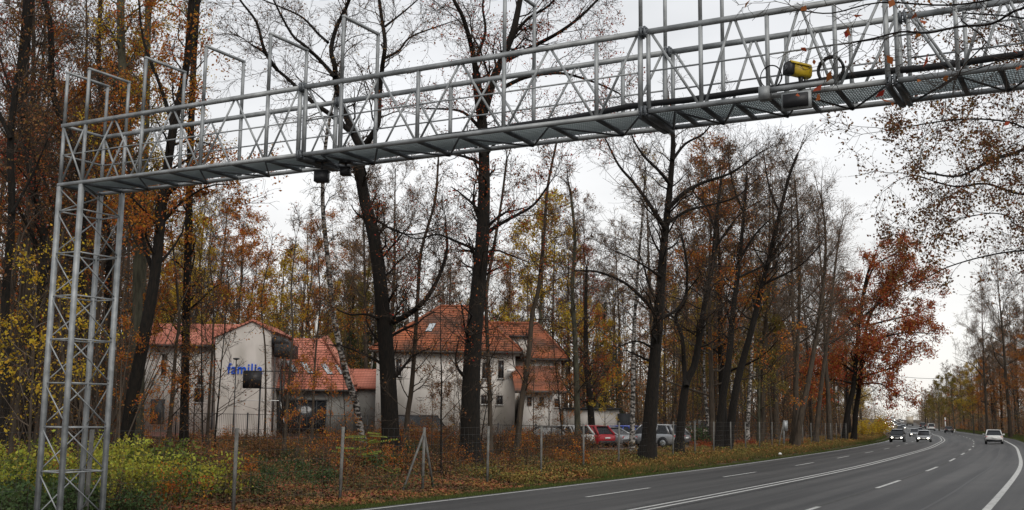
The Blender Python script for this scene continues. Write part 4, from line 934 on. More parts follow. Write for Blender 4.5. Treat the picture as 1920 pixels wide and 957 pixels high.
# lean-to in front of the right corner
x4, x5 = wx(974, 82), wx(1036, 82); zl = zat(733, 82, 1000); bx3('wall', x4, x5, 82, 92.9, .4, zl, m_wall, b3, o3)
zt_ = zat(686, 87, 1000); A = [Vector((x4 - .35, 81.4, zl)), Vector((wx(1062, 82), 81.4, zl)), Vector((wx(1044, 87), 87.3, zt_)), Vector((wx(957, 87), 87.3, zt_))]
poly('lean_to_roof', [p - o3 for p in A], m_tile2, b3, th=.14)
poly('gable_wall', [p - o3 for p in (Vector((x4 + .02, 82, zl - .01)), Vector((x4 + .02, 87, zl - .01)), Vector((x4 + .02, 87, zt_ - .2)))], m_wall, b3, th=.1)
mb = MB(); mb.bar(A[0] - o3 - Vector((0, 0, .1)), A[1] - o3 - Vector((0, 0, .1)), .16, .2); mb.build('gutter', m_frame, b3)
for (a, b, c, d) in ((988, 745, 997, 761), (1012, 745, 1020, 761)): bwin(b3, a, b, c, d, 81.97, sill=False)
mb = MB(); mb.box(Vector((wx(956, 85.5), 85.5, zat(694, 85.5))) - o3, (.5, .4, .22)); mb.build('wall_lamp', m_white, b3)
# white building with blue lettering
Y1 = 90; b1 = empty('white_building', (wx(400, Y1), Y1, 1.1)); tag(b1, 'white two storey building with blue lettering on its gable wall', 'building'); o1 = Vector(b1.location)
bx3('wall', wx(258, Y1), wx(405, Y1), Y1 + .3, Y1 + 8, .5, zat(645, Y1, 330), m_wall, b1, o1)
ze = zat(646, Y1, 330); zr = zat(607, Y1 + 4.2, 330); X0, X1 = wx(254, Y1), wx(406, Y1)
poly('roof', [p - o1 for p in (Vector((X0, Y1 - .3, ze)), Vector((X1 + .2, Y1 - .3, ze)), Vector((X1 + 1.5, Y1 + 4.2, zr)), Vector((wx(276, 94), Y1 + 4.2, zr)))], m_tile, b1, th=.14)
poly('roof', [p - o1 for p in (Vector((wx(276, 94), Y1 + 4.2, zr - .01)), Vector((X1 + 1.5, Y1 + 4.2, zr - .01)), Vector((X1 + 1.5, Y1 + 8.4, ze)), Vector((X0, Y1 + 8.4, ze)))], m_tile, b1, th=.14)
mb = MB(); mb.bar(Vector((X0, Y1 - .33, ze - .12)) - o1, Vector((X1 + .1, Y1 - .33, ze - .12)) - o1, .16, .16); mb.tube([Vector((X1 - .4, Y1 + .1, ze - .1)) - o1, Vector((X1 - .4, Y1 + .1, 1.1)) - o1], .06, 6); mb.build('gutter', m_frame, b1)
# gable block
gy = Y1 - 1.2; gpts = [(404, 800), (404, 633), (474.5, 603), (509, 622), (509, 800)]
G = [at(a, b, gy) for a, b in gpts]; G[0].z = G[4].z = .6
mb = MB(); P0 = [p - o1 for p in G]; P1 = [p + Vector((0, 9, 0)) - o1 for p in G]; mb.quadface(P0); mb.quadface(P1[::-1])
for i in range(5): mb.quadface([P0[i], P0[(i + 1) % 5], P1[(i + 1) % 5], P1[i]])
mb.build('gable_wall', m_wall, b1)
for i, j in ((1, 2), (2, 3)):
    a, b = G[i].copy(), G[j].copy(); dd = (b - a).normalized(); n = Vector((-dd.z, 0, dd.x)); a += n * .16 - dd * (.25 if i == 1 else 0); b += n * .16 + dd * (.3 if j == 3 else .03)
    a.y = b.y = gy - .2; poly('roof', [p - o1 for p in (a, b, b + Vector((0, 9.4, 0)), a + Vector((0, 9.4, 0)))], m_tile, b1, th=.13)
for (a, b, c, d) in ((370, 704, 382, 722), (365, 728, 383, 755), (302, 664, 313, 705)): bwin(b1, a, b, c, d, Y1 + .26)
off = o1; A = at(281, 795, Y1 + .25) - off; B = at(309, 749, Y1 + .25) - off
mb = MB(); mb.box(((A.x + B.x) / 2, A.y, (A.z + B.z) / 2), (B.x - A.x, .12, B.z - A.z)); dr = mb.build('door', m_walld, b1)
mb = MB(); mb.box((B.x - .15, A.y - .1, (A.z + B.z) / 2 - .05), (.05, .08, .3)); mb.build('handle', m_galv, dr)
cu = bpy.data.curves.new('lettering', 'FONT'); cu.body = 'familia'; cu.size = 1.14; cu.extrude = .05; cu.offset = .010; cu.space_character = 1.1
tmp = bpy.data.objects.new('tmp', cu); C.objects.link(tmp); bpy.context.view_layer.update(); me = bpy.data.meshes.new_from_object(tmp.evaluated_get(bpy.context.evaluated_depsgraph_get())); bpy.data.objects.remove(tmp)
m_blue = mat('blue_lettering', (.004, .09, .60), .6); me.materials.clear(); me.materials.append(m_blue); lt = bpy.data.objects.new('lettering', me); C.objects.link(lt); lt.parent = b1
co = np.empty(len(me.vertices) * 3); me.vertices.foreach_get('co', co); co = co.reshape(-1, 3); wL = co[:, 0].max() - co[:, 0].min(); A = at(426, 701, gy - .05) - o1; B = at(492, 701, gy - .05) - o1; s = (B.x - A.x) / wL
lt.location = (A.x - co[:, 0].min() * s, gy - .06 - o1.y, A.z); lt.rotation_euler = (math.pi / 2, 0, 0); lt.scale = (s, s * 1.2, 1)
# extension with red roof and skylights
b2 = empty('roofed_hall', (wx(590, 91), 91, 1.1)); tag(b2, 'low hall with new red tiled roof, skylights and a dark glazed front', 'building'); o2 = Vector(b2.location)
zh = zat(729, 91, 590); bx3('wall', wx(509, 91), wx(660, 91), 91, 99, .5, zh, m_wallg, b2, o2)
zr = zat(634, 96, 560); RA = [Vector((wx(505, 90.6), 90.5, zh - .05)), Vector((wx(662, 90.6), 90.5, zh - .05)), Vector((wx(603, 96), 96, zr)), Vector((wx(516, 96), 96, zr))]
poly('roof', [p - o2 for p in RA], m_tile, b2, th=.14)
poly('roof', [p - o2 for p in (RA[3], RA[2], Vector((RA[1].x, 101, zh)), Vector((RA[0].x, 101, zh)))], m_tile, b2, th=.14)
poly('hip_wall', [p - o2 for p in (RA[1] - Vector((0, -.5, .1)), RA[2] - Vector((0, 0, .1)), Vector((RA[1].x, 101, zh)))], m_tile, b2, th=.14)
mb = MB(); mb.bar(RA[2] - o2 + Vector((.05, 0, .1)), RA[1] - o2 + Vector((.05, 0, .35)), .5, .3); mb.build('parapet', mat('coral_coping', (.50, .20, .14), .8), b2)
mb = MB(); mb.bar(RA[0] - o2 - Vector((0, .05, .1)), RA[1] - o2 - Vector((0, .05, .1)), .15, .15); mb.build('gutter', m_frame, b2)
nB = (RA[1] - RA[0]).cross(RA[3] - RA[0]).normalized()
for q in ([(535, 678), (546, 678), (559, 698), (549, 698)], [(562, 681), (574, 681), (587, 700), (577, 700)], [(602, 684), (611, 684), (624, 702), (614, 702)], [(628, 686), (636, 686), (646, 702), (638, 702)]): skylight(b2, o2, q, RA[0], nB)
A = at(504, 798, 90.9) - o2; B = at(612, 751, 90.9) - o2
mb = MB(); mb.box(((A.x + B.x) / 2, A.y, (A.z + B.z) / 2 - .3), (B.x - A.x, .1, B.z - A.z + .6)); gf = mb.build('glazed_front', m_glass, b2)
mb = MB()
for k in range(7): mb.box((A.x + (B.x - A.x) * k / 6, A.y - .07, (A.z + B.z) / 2 - .3), (.07, .06, B.z - A.z + .6))
mb.box(((A.x + B.x) / 2, A.y - .06, B.z), (B.x - A.x + .2, .1, .12)); mb.build('frame', m_walld, gf)
bb = bx3('dark_bay', wx(509, 88.5), wx(538.5, 88.5), 88.5, 92, zat(669, 88.5, 520), zat(645, 88.5, 520), m_walld, b2, o2)
q = [at(509, 645, 88.5), at(538.5, 645, 88.5), at(524, 630, 88.5), at(509, 634, 88.5)]; mb = MB(); mb.prism([(p.x - o2.x, p.z - o2.z) for p in q], 88.5 - o2.y, 92 - o2.y, lambda u, v, w: Vector((u, w, v))); mb.build('bay_gable', m_walld, b2)
mb = MB(); mb.bar(Vector((wx(529, 88.6), 88.6, 1)) - o2, Vector((wx(529, 88.6), 88.6, zat(669, 88.6, 520))) - o2, .12); mb.bar(Vector((wx(511, 88.6), 88.6, 1)) - o2, Vector((wx(511, 88.6), 88.6, zat(669, 88.6, 520))) - o2, .12); mb.build('bay_post', m_frame, b2)
b4 = empty('link_building', (wx(680, 93), 93, 1.2)); tag(b4, 'small low link with red roof between the hall and the big house', 'building'); o4 = Vector(b4.location)
zl2 = zat(727, 93, 680); bx3('wall', wx(655, 93), wx(708, 93), 93, 98, .5, zl2, m_wallg, b4, o4); zr2 = zat(692, 96, 680)
poly('roof', [p - o4 for p in (Vector((wx(650, 92.6), 92.6, zl2)), Vector((wx(707, 92.6), 92.6, zl2)), Vector((wx(707, 96), 96, zr2)), Vector((wx(654, 96), 96, zr2)))], m_tile, b4, th=.14)
# white shed behind the cars and the far wall
b5 = empty('white_shed', (wx(1140, 104), 104, 1.2)); tag(b5, 'long low white shed wall behind the parked cars', 'shed'); o5 = Vector(b5.location)
bx3('wall', wx(1060, 104), wx(1161, 104), 104, 108, .6, zat(768, 104, 1100), m_wall, b5, o5); bx3('roof', wx(1058, 103.8), wx(1164, 103.8), 103.7, 108.3, zat(768, 104, 1100) + .003, zat(768, 104, 1100) + .14, m_walld, b5, o5)
mb = MB(); mb.box(Vector((wx(1172, 103.5), 104, 1.9)) - o5, (1.3, .2, 1.9)); mb.build('door', m_walld, b5)
# marquee and low white building at left
b6 = empty('white_marquee', (wx(30, 98), 98, 1.2)); tag(b6, 'white tent canopy showing between the trunks at the far left', 'tent'); o6 = Vector(b6.location)
xa, xb = wx(-30, 98), wx(64, 98); z1 = zat(722, 98, 30); z2 = zat(702, 98, 30)
mb = MB(); mb.prism([(xa - o6.x, 0), (xb - o6.x, 0), (xb - o6.x, z1 - o6.z), ((xa + xb) / 2 - o6.x, z2 - o6.z), (xa - o6.x, z1 - o6.z)], 0, 5, lambda u, v, w: Vector((u, w, v))); mb.build('canopy', m_white, b6)
mb = MB()
for k in range(4): mb.box((xa - o6.x + (xb - xa) * (k + .5) / 4, -.04, 1.0), (1.1, .06, 1.6))
mb.build('side_opening', m_glass, b6)
b7 = empty('low_white_building', (wx(170, 96), 96, 1.2)); tag(b7, 'low white building with pale roof seen behind the gantry tower', 'building'); o7 = Vector(b7.location)
z1 = zat(725, 96, 170); bx3('wall', wx(98, 96), wx(255, 96), 96, 102, .6, z1, m_wall, b7, o7)
poly('roof', [p - o7 for p in (Vector((wx(95, 95.5), 95.5, z1)), Vector((wx(258, 95.5), 95.5, z1)), Vector((wx(252, 99), 99, zat(706, 99, 170))), Vector((wx(100, 99), 99, zat(706, 99, 170))))], m_white, b7, th=.12)
for (a, b, c, d) in ((140, 738, 156, 760), (196, 738, 210, 762)): bwin(b7, a, b, c, d, 95.97)
# yard furniture: flag, lamp post, board on frame, goal
def pole(name, label, cat, px, Y, ytop, r, m=m_walld):
    x = wx(px, Y); z = gz1(x, Y); r_ = empty(name, (x, Y, z)); tag(r_, label, cat); H = zat(ytop, Y, px) - z
    mb = MB(); mb.tube([(0, 0, 0), (0, 0, H)], [r, r * .8], 8); mb.build('pole', m, r_); return r_, H
r_, H = pole('flag_pole', 'pole with a furled white flag rising behind the low red roof', 'flag', 590, 104, 588, .04, m_galv)
mb = MB(); mb.tube([(-.02, 0, H - 2.1), (-.1, 0, H - 1.7), (-.12, .02, H - 1.0), (-.06, 0, H - .45), (0, 0, H - .02)], [.05, .22, .19, .11, .02], 7); mb.build('flag', m_white, r_)
r_, H = pole('lamp_post', 'slim dark lamp post before the blue lettering', 'lamp post', 438, 82, 674, .045); mb = MB(); mb.box((0, 0, H + .04), (.4, .3, .1)); mb.tube([(0, 0, H - .05), (0, 0, H + .1)], .12, 8); mb.build('lamp_head', m_walld, r_)
Yb = 81; bl = empty('notice_board', (wx(490, Yb), Yb, gz1(wx(490, Yb), Yb))); tag(bl, 'black rectangular board hung on a dark steel frame by the gable wall', 'board'); ob = Vector(bl.location)
A = at(455, 727, Yb) - ob; B = at(491, 697, Yb) - ob; mb = MB(); mb.box(((A.x + B.x) / 2, 0, (A.z + B.z) / 2), (B.x - A.x, .12, B.z - A.z)); mb.build('board', m_blackp, bl)
mb = MB(); xr = wx(523, Yb) - ob.x
for z in (A.z - .02, B.z + .03): mb.bar((A.x, .05, z), (xr, .05, z), .07)
mb.bar((xr, .05, 0), (xr, .05, B.z), .09); mb.bar((wx(485, Yb) - ob.x, .07, 0), (wx(485, Yb) - ob.x, .07, A.z), .09); mb.build('frame', m_walld, bl)
Yg = 85; gl_ = empty('football_goal', (wx(480, Yg), Yg, gz1(wx(480, Yg), Yg))); tag(gl_, 'small white football goal frame on the yard', 'goal'); og = Vector(gl_.location)
zc_ = zat(751, Yg, 480) - og.z; xa, xb = wx(441, Yg) - og.x, wx(524, Yg) - og.x; mb = MB(); mb.tube([(xa, 0, 0), (xa, 0, zc_), (xb, 0, zc_), (xb, 0, 0)], .04, 6); mb.build('front_frame', m_white, gl_); mb = MB(); mb.tube([(xb, 0, zc_), (xb + .45, 1.0, 0), (xa - .2, 1.0, 0), (xa, 0, zc_)], .03, 6); mb.build('rear_frame', m_white, gl_)

# ------------------------------------------------------------------ vehicles
def car(name, label, cat, x, y, ang, paint, kind='hatch', lights=False, group=None, z=None):
    L_, W_, H_ = dict(hatch=(4.1, 1.76, 1.48), sedan=(4.7, 1.82, 1.44), suv=(4.45, 1.86, 1.66), van=(4.9, 1.92, 1.95), coupe=(4.6, 1.84, 1.40))[kind]
    r_ = empty(name, (x, y, gz1(x, y) if z is None else z), ang); tag(r_, label, cat, group)
    zb = .22 if kind not in ('suv', 'van') else .27; bel = H_ * (.60 if kind != 'van' else .55); hood = bel - (.06 if kind != 'sedan' else .08)
    st = [(-L_ / 2, zb + .22, bel - .16, .86), (-L_ / 2 + .08, zb + .06, bel - .02, .94), (-L_ / 2 + .5, zb, bel, 1), (-L_ * .15, zb, bel, 1), (L_ * .12, zb, bel - .01, 1), (L_ * .24, zb, hood, 1), (L_ / 2 - .45, zb, hood - .10, .97), (L_ / 2 - .1, zb + .05, hood - .20, .9), (L_ / 2, zb + .2, hood - .30, .78)]
    if kind == 'sedan' or kind == 'coupe': st[1] = (-L_ / 2 + .08, zb + .06, bel + .02, .94)
    hw = W_ / 2; rings = []
    for (sx, zl, zh, wf) in st:
        w = hw * wf; rg = [(w * .90, zl), (w * .985, zl + .12), (w, zl + (zh - zl) * .5), (w * .985, zh - .10), (w * .90, zh - .01), (w * .5, zh + .02)]
        rings.append([(sx, a, b) for a, b in rg] + [(sx, -a, b) for a, b in reversed(rg)])
    mb = MB(); k = len(rings[0])
    V = np.array([p for rg in rings for p in rg]); Fq = []
    for i in range(len(rings) - 1):
        for j in range(k): Fq.append((i * k + j, i * k + (j + 1) % k, (i + 1) * k + (j + 1) % k, (i + 1) * k + j))
    for j in range(k // 2 - 1):
        Fq.append((j, j + 1, k - 2 - j, k - 1 - j)[::-1]); o_ = (len(rings) - 1) * k; Fq.append((o_ + j, o_ + j + 1, o_ + k - 2 - j, o_ + k - 1 - j))
    mb.arr(V, Fq); body = mb.build('body', paint, r_, smooth=True)
    # cabin
    cb = dict(hatch=(-L_ / 2 + .12, -L_ / 2 + .62, .35, L_ * .26), suv=(-L_ / 2 + .12, -L_ / 2 + .48, .45, L_ * .25), sedan=(-L_ / 2 + .75, -L_ / 2 + 1.45, .35, L_ * .25), coupe=(-L_ / 2 + .45, -L_ / 2 + 1.55, .25, L_ * .24), van=(-L_ / 2 + .06, -L_ / 2 + .2, 1.1, L_ * .36))[kind]
    rw_ = hw * .70; bw = hw * .90; zr_ = H_
    B = [(cb[0], bw, bel - .03), (cb[3], bw * .95, bel - .03)]; T_ = [(cb[1], rw_, zr_ - .07), (cb[2], rw_, zr_ - .07)]
    mb = MB(); v = [(B[0][0], -B[0][1], B[0][2]), (B[1][0], -B[1][1], B[1][2]), (B[1][0], B[1][1], B[1][2]), (B[0][0], B[0][1], B[0][2]), (T_[0][0], -rw_, T_[0][2]), (T_[1][0], -rw_, T_[1][2]), (T_[1][0], rw_, T_[1][2]), (T_[0][0], rw_, T_[0][2])]
    for q in ((0, 1, 5, 4), (1, 2, 6, 5), (2, 3, 7, 6), (3, 0, 4, 7), (4, 5, 6, 7)): mb.quadface([v[i] for i in q])
    mb.build('windows', m_glass, r_)
    mb = MB(); n = 7
    ridge = [];
    for i in range(n):
        f = i / (n - 1); xx = cb[1] - .12 + (cb[2] + .16 - cb[1] + .12) * f; zz = zr_ - .075 + .075 * math.sin(math.pi * min(1, max(0, f * .9 + .08))); ridge.append([(xx, -rw_ * 1.03, zz - .05), (xx, -rw_ * .8, zz), (xx, rw_ * .8, zz), (xx, rw_ * 1.03, zz - .05)])
    V = np.array([p for r3 in ridge for p in r3]); Fq = [(i * 4 + j, (i + 1) * 4 + j, (i + 1) * 4 + j + 1, i * 4 + j + 1) for i in range(n - 1) for j in range(3)]; mb.arr(V, Fq)
    for sy in (-1, 1):
        mb.bar((B[1][0], sy * B[1][1], B[1][2]), (T_[1][0], sy * rw_, T_[1][2] + .02), .07, .06, up=(0, 1, 0)); mb.bar((B[0][0], sy * B[0][1], B[0][2]), (T_[0][0], sy * rw_, T_[0][2] + .02), .16 if kind != 'coupe' else .09, .08, up=(0, 1, 0))
        xm = (cb[1] + cb[2]) / 2 - .1; mb.bar((xm, sy * bw * .985, bel - .02), (xm - .05, sy * rw_ * 1.01, zr_ - .08), .06, .05, up=(0, 1, 0))
        mb.bar((T_[0][0], sy * rw_ * 1.02, T_[0][2]), (T_[1][0], sy * rw_ * 1.02, T_[1][2]), .05, .05)
        if kind in ('suv', 'hatch', 'van'): mb.bar((cb[0] + .35, sy * bw * .98, bel), (cb[1] + .32, sy * rw_, zr_ - .08), .14, .05, up=(0, 1, 0))
    mb.build('roof', paint, r_, smooth=False)
    wr = .32 if kind not in ('suv', 'van') else .36
    for sx in (-1, 1):
        for sy in (-1, 1):
            X = sx * L_ * .30 + (.05 if sx > 0 else 0); w_ = empty('wheel', (X, sy * (hw - .10), wr)); w_.parent = r_
            mb = MB(); mb.tube([(0, -.11, 0), (0, -.09, 0), (0, .09, 0), (0, .11, 0)], [wr * .9, wr, wr, wr * .9], 20); mb.build('tyre', m_black, w_)
            mb = MB(); mb.tube([(0, sy * .105, 0), (0, sy * .118, 0)], wr * .62, 16)
            for q in range(5): a = q * 2 * math.pi / 5; mb.bar((0, sy * .122, 0), (wr * .6 * math.cos(a), sy * .122, wr * .6 * math.sin(a)), .05, .02, up=(0, 1, 0))
            mb.build('rim', m_galv, w_)
            mb = MB(); mb.tube([(X, sy * (hw - .16), wr + .02), (X, sy * (hw + .004), wr + .02)], wr * 1.17, 20); mb.build('wheel_arch_shade', m_blackp, r_)  # black disc stands in for the shaded recess round the wheel
    lm = m_headon if lights else m_head
    for sy in (-1, 1):
        mb = MB(); mb.prism([(-.11, -.05), (.11, -.04), (.13, .04), (-.08, .06)], 0, .16, lambda u, v, w: Vector((L_ / 2 - .13 + w, sy * (hw * .62 - u), hood - .36 + v))); mb.build('headlight', lm, r_)
        mb = MB(); mb.box((-L_ / 2 + .10, sy * hw * .78, bel - .17), (.16, .24, .16 if kind != 'van' else .4)); mb.build('taillight', m_tail, r_)
        mb = MB(); mb.box((cb[3] - .28, sy * (hw + .10), bel + .08), (.12, .2, .14)); mb.bar((cb[3] - .28, sy * hw * .9, bel + .02), (cb[3] - .28, sy * (hw + .08), bel + .05), .04); mb.build('mirror', paint, r_)
    mb = MB(); mb.box((L_ / 2 - .04, 0, zb + .20), (.12, W_ * .72, .20)); mb.box((L_ / 2 - .07, 0, hood - .30), (.10, W_ * .42, .12)); mb.build('grille', m_blackp, r_)
    mb = MB(); mb.box((-L_ / 2 + .02, 0, zb + .14), (.10, W_ * .86, .22)); mb.build('rear_bumper', m_blackp, r_)
    mb = MB(); mb.box((-L_ / 2 - .01, 0, zb + .42), (.03, .50, .11)); mb.box((L_ / 2 + .02, 0, zb + .22), (.03, .50, .11)); mb.build('number_plate', m_white, r_)
    return r_
m_head = mat('headlamp_glass', (.6, .6, .6), .2, spec=.8); m_headon = mat('headlamp_lit', (.9, .9, .8), .3, emit=((1, .94, .80), 10)); m_tail = mat('tail_lamp', (.35, .008, .008), .3)
def pm(name, c, r=.3, me=.3): return mat(name, c, r, metal=me, spec=.6)
p_white = pm('white_paint', (.62, .62, .60), me=0); p_silver = pm('silver_paint', (.36, .37, .38), me=.5); p_black = pm('black_car_paint', (.025, .028, .03), me=.1); p_red = pm('red_paint', (.36, .012, .02), me=0); p_blue = pm('blue_paint', (.05, .09, .42), me=.1); p_grey = pm('grey_paint', (.16, .16, .16), me=.4); p_dark = pm('dark_brown_paint', (.035, .03, .028), me=.2); p_beige = pm('beige_paint', (.42, .36, .28), me=0)
def roadpos(lat, Y):
    s = arcY(Y)
    for _ in range(3): pass
    i = np.searchsorted(RS, s); x, y = RC[i] + RN[i] * lat; z = float(zc(RC[i, 1]) + bank(RC[i, 1]) * lat); a = math.atan2(RT_[i, 1], RT_[i, 0]); return x, y, z, a
def roadcar(label, kind, lat, Y, paint, toward, lights, group=None, cat='car', name='car', px=None):
    if px is not None:
        best = min(np.linspace(Y - 40, Y + 40, 81), key=lambda q: abs(960 + roadpos(lat, q)[0] / roadpos(lat, q)[1] * F - px)) if False else Y
    x, y, z, a = roadpos(lat, Y); return car(name, label, cat, x, y, a + (math.pi if toward else 0), paint, kind, lights, group, z=z + .006)
roadcar('black off-road car with lit headlights, nearest one coming in the left lane', 'suv', -5.5, 144, p_black, True, True)
roadcar('silver hatchback with lit headlights coming beside the black one', 'hatch', -2.1, 140, p_silver, True, True)
roadcar('white hatchback driving away in the right lane', 'hatch', 5.7, 120, p_white, False, False)
roadcar('dark estate car driving away where the bend begins', 'hatch', 4.8, 262, p_dark, False, False)
roadcar('silver saloon with lit headlights just behind the black off-road car', 'sedan', -4.1, 205, p_silver, True, True)
roadcar('grey saloon with lights on behind the silver saloon', 'hatch', -2.6, 238, p_grey, True, True)
roadcar('dark van driving away before the bright van', 'van', 4.2, 345, p_dark, False, False)
roadcar('white van driving away on the inner right lane', 'van', 3.4, 300, p_white, False, False)
roadcar('white car following in front of the far lorry', 'hatch', -5.0, 395, p_white, True, True)
roadcar('dark saloon with glaring lights in the outer left lane', 'sedan', -4.9, 290, p_dark, True, True)
roadcar('silver saloon with glaring lights further up the outer left lane', 'sedan', -2.2, 330, p_silver, True, True)
for k, (l, Y) in enumerate(((-5, 560), (-1.7, 640), (-5, 720), (-1.7, 500), (-5.2, 345), (-2, 375), (-2, 425), (-5, 500), (-2, 560), (-5, 640), (2, 520), (2, 610))): roadcar('tiny far car in the queue towards the crest of the road', 'hatch', l, Y, (p_white, p_silver)[k % 2], l < 0, l < 0, 'far cars near the crest')
def lorry(label, lat, Y, toward, col):
    x, y, z, a = roadpos(lat, Y); r_ = empty('lorry', (x, y, z + .006), a + (math.pi if toward else 0)); tag(r_, label, 'lorry')
    mb = MB(); mb.box((-1.0, 0, 2.2), (6.5, 2.45, 2.7)); mb.box((-1.0, 0, 3.57), (6.56, 2.5, .06)); mb.build('cargo_box', col, r_)
    mb = MB(); mb.prism([(2.4, .5), (4.3, .5), (4.35, 1.5), (4.0, 2.7), (2.4, 2.8)], -1.15, 1.15, lambda u, v, w: Vector((u, w, v))); mb.build('cab', p_white, r_)
    mb = MB(); mb.box((4.25, 0, 2.0), (.08, 2.0, .8)); mb.build('windscreen', m_glass, r_); mb = MB(); mb.box((.5, 0, .7), (7.4, .9, .25)); mb.box((-4.2, 0, .75), (.1, 2.3, .3)); mb.build('chassis', m_blackp, r_)
    for sx in (-2.9, 3.3):
        for sy in (-1, 1):
            w_ = empty('wheel', (sx, sy * 1.05, .48)); w_.parent = r_; mb = MB(); mb.tube([(0, -.14, 0), (0, .14, 0)], .48, 16); mb.build('tyre', m_black, w_); mb = MB(); mb.tube([(0, sy * .14, 0), (0, sy * .16, 0)], .26, 12); mb.build('rim', m_galv, w_)
    for sy in (-1, 1): mb = MB(); mb.box((4.36, sy * .85, .8), (.05, .3, .2)); mb.build('headlight', m_headon if toward else m_head, r_)
lorry('white box lorry coming in the outer left lane', -5.0, 440, True, p_white); lorry('pale box lorry driving away on the inner lane', 3.0, 430, False, p_beige); lorry('small far white lorry beyond the first, lights on', -1.7, 600, True, p_white)
# parked cars
def pcar(label, kind, px, Y, ang, paint, name='car', cat='car'): x = wx(px, Y); return car(name, label, cat, x, Y, math.radians(ang), paint, kind, z=gz1(x, Y) + .05)
pcar('dark brown saloon parked under the trees, side on', 'sedan', 1020, 71, 184, p_dark)
pcar('white hatchback left of the red parked car, only its tail showing', 'hatch', 1060, 75, 130, p_white)
pcar('red hatchback parked between the white and the silver one', 'hatch', 1098, 77, 132, p_red)
pcar('silver coupe parked right of the red one', 'coupe', 1132, 79, 138, p_silver)
pcar('blue parked hatchback mostly hidden behind the birch', 'hatch', 1160, 82, 148, p_blue)
pcar('silver grey off-road car parked right of the birch', 'suv', 1222, 80, 145, p_silver)
pcar('dark grey parked hatchback at the right end of the row', 'hatch', 1240, 84, 148, p_grey)
pcar('beige van standing beyond the dark shrub', 'van', 1318, 112, 180, p_beige, 'van', 'van')
pcar('dark grey van parked by the big house behind the hedge', 'van', 790, 81, 5, p_dark, 'van', 'van')

# ------------------------------------------------------------------ shrubs
def bush(name, seed, H, R, leafm, leaf, lsz, stems=9, bark=m_twig, kid=(4, 3), wig=.3, tw=.004):
    root = empty(name); T = Tree(seed, leaf=leaf, leafsize=lsz, twig=tw, wig=wig, up=.12, kid=kid, leafall=True, minr=9); r = T.r; T.clump = False
    for k in range(stems):
        az = r.uniform(0, 6.28); rd = R * r.random() ** .6 * .5; d = nrm((math.cos(az) * .5, math.sin(az) * .5, 1.1)); T.branch((math.cos(az) * rd, math.sin(az) * rd, -.05), d, H * r.uniform(.7, 1.1), .014, 2)
    T.tubes = []; root['tmp'] = 1; del root['tmp']
    mb = MB(); A = T.segs; loc = root.location
    o1_, o2_ = T.meshes(root, bark, bark, leafm, 'stem', 'foliage') if False else (None, None)
    T2 = T; half = [s for s in A if s[6] > .007]; rest = [s for s in A if s[6] <= .007]
    mbs = MB(); mbs.tube([(0, 0, -.12), (0, 0, -.02)], [R * .3, R * .25], 8)
    for s in half: mbs.tube([s[0:3], s[3:6]], [s[6], s[7]], 4, cap=False)
    mbs.build('stem', bark, root)
    mbl = MB()
    for s in rest[:4000]: mbl.tube([s[0:3], s[3:6]], [s[6], s[7]], 3, cap=False)
    leaf_arr(mbl, np.array(T.leaves), lsz, seed, 1); mbl.build('foliage', [bark, leafm], root); return root
shr = {'green': [bush('green_shrub', 301, 1.25, 1.3, m_lf_gr, .9, .12, 8), bush('green_shrub', 302, 1.3, 1.4, mat('leaf_lime', (.36, .35, .045), .7, island=.6, back=.4), .75, .13, 8)],
       'dark': [bush('dark_shrub', 303, .9, 1.1, m_lf_dk, .9, .09, 8)],
       'brown': [bush('brown_shrub', 304, 1.2, 1.3, m_lf_br, .8, .075, 9), bush('rusty_shrub', 305, 1.1, 1.3, m_lf_or, .9, .08, 9)],
       'red': [bush('red_shrub', 306, .8, 1.4, m_lf_red, 1.3, .09, 10)],
       'yellow': [bush('yellow_shrub', 307, 1.7, 1.6, m_lf_yel, 1.8, .12, 11)],
       'bare': [bush('bare_shrub', 308, 1.6, 1.2, m_lf_br, .12, .06, 12)]}
su = set()
def shrub(kind, x, y, s, label, group=None, k=None):
    k = rw.randrange(len(shr[kind])) if k is None else k; p = shr[kind][k]; o = copy_tree(p) if (kind, k) in su else p; su.add((kind, k))
    o.location = (x, y, gz1(x, y)); o.rotation_euler = (0, 0, rw.uniform(0, 6)); o.scale = (s * rw.uniform(.9, 1.2), s, s * rw.uniform(.85, 1.1)); return tag(o, label, 'shrub', group)
for i in range(30):
    Y = rw.uniform(27, 40); px = rw.uniform(-20, 410) - (Y - 27) * 2
    if px > 330: Y = max(Y, 31)
    shrub('green', wx(px, Y), Y, rw.choice((.55, .7, .8, .9)), 'lime green shrub in the thicket round the tower foot', 'green shrubs round the tower foot', k=1 if rw.random() < .6 else 0)
for i in range(17):
    Y = rw.uniform(23.6, 27); px = rw.uniform(-10, 430); x = wx(px, Y)
    if lateral([x], [Y])[0][0] > -9.6: continue
    shrub('dark', x, Y, rw.uniform(.8, 1.2), 'low dark green shrub in front of the lime green thicket', 'dark shrubs at the thicket front')
for i in range(9):
    Y = rw.uniform(27, 38); px = rw.uniform(-10, 430); x = wx(px, Y)
    if lateral([x], [Y])[0][0] < -10.5: shrub('brown' if i % 2 else 'bare', x, Y, rw.uniform(.8, 1.1), 'brown twiggy shrub sticking up in the green thicket', 'brown shrubs in the green thicket')
for i in range(22):
    Y = rw.uniform(58, 67); x = wx(rw.uniform(950, 1090), Y)
    if lateral([x], [Y])[0][0] < -12: shrub('bare' if i % 2 else 'brown', x, Y, rw.uniform(.9, 1.2), 'scrubby shrub in front of the dark parked saloon', 'scrubby shrubs in front of the dark parked saloon')
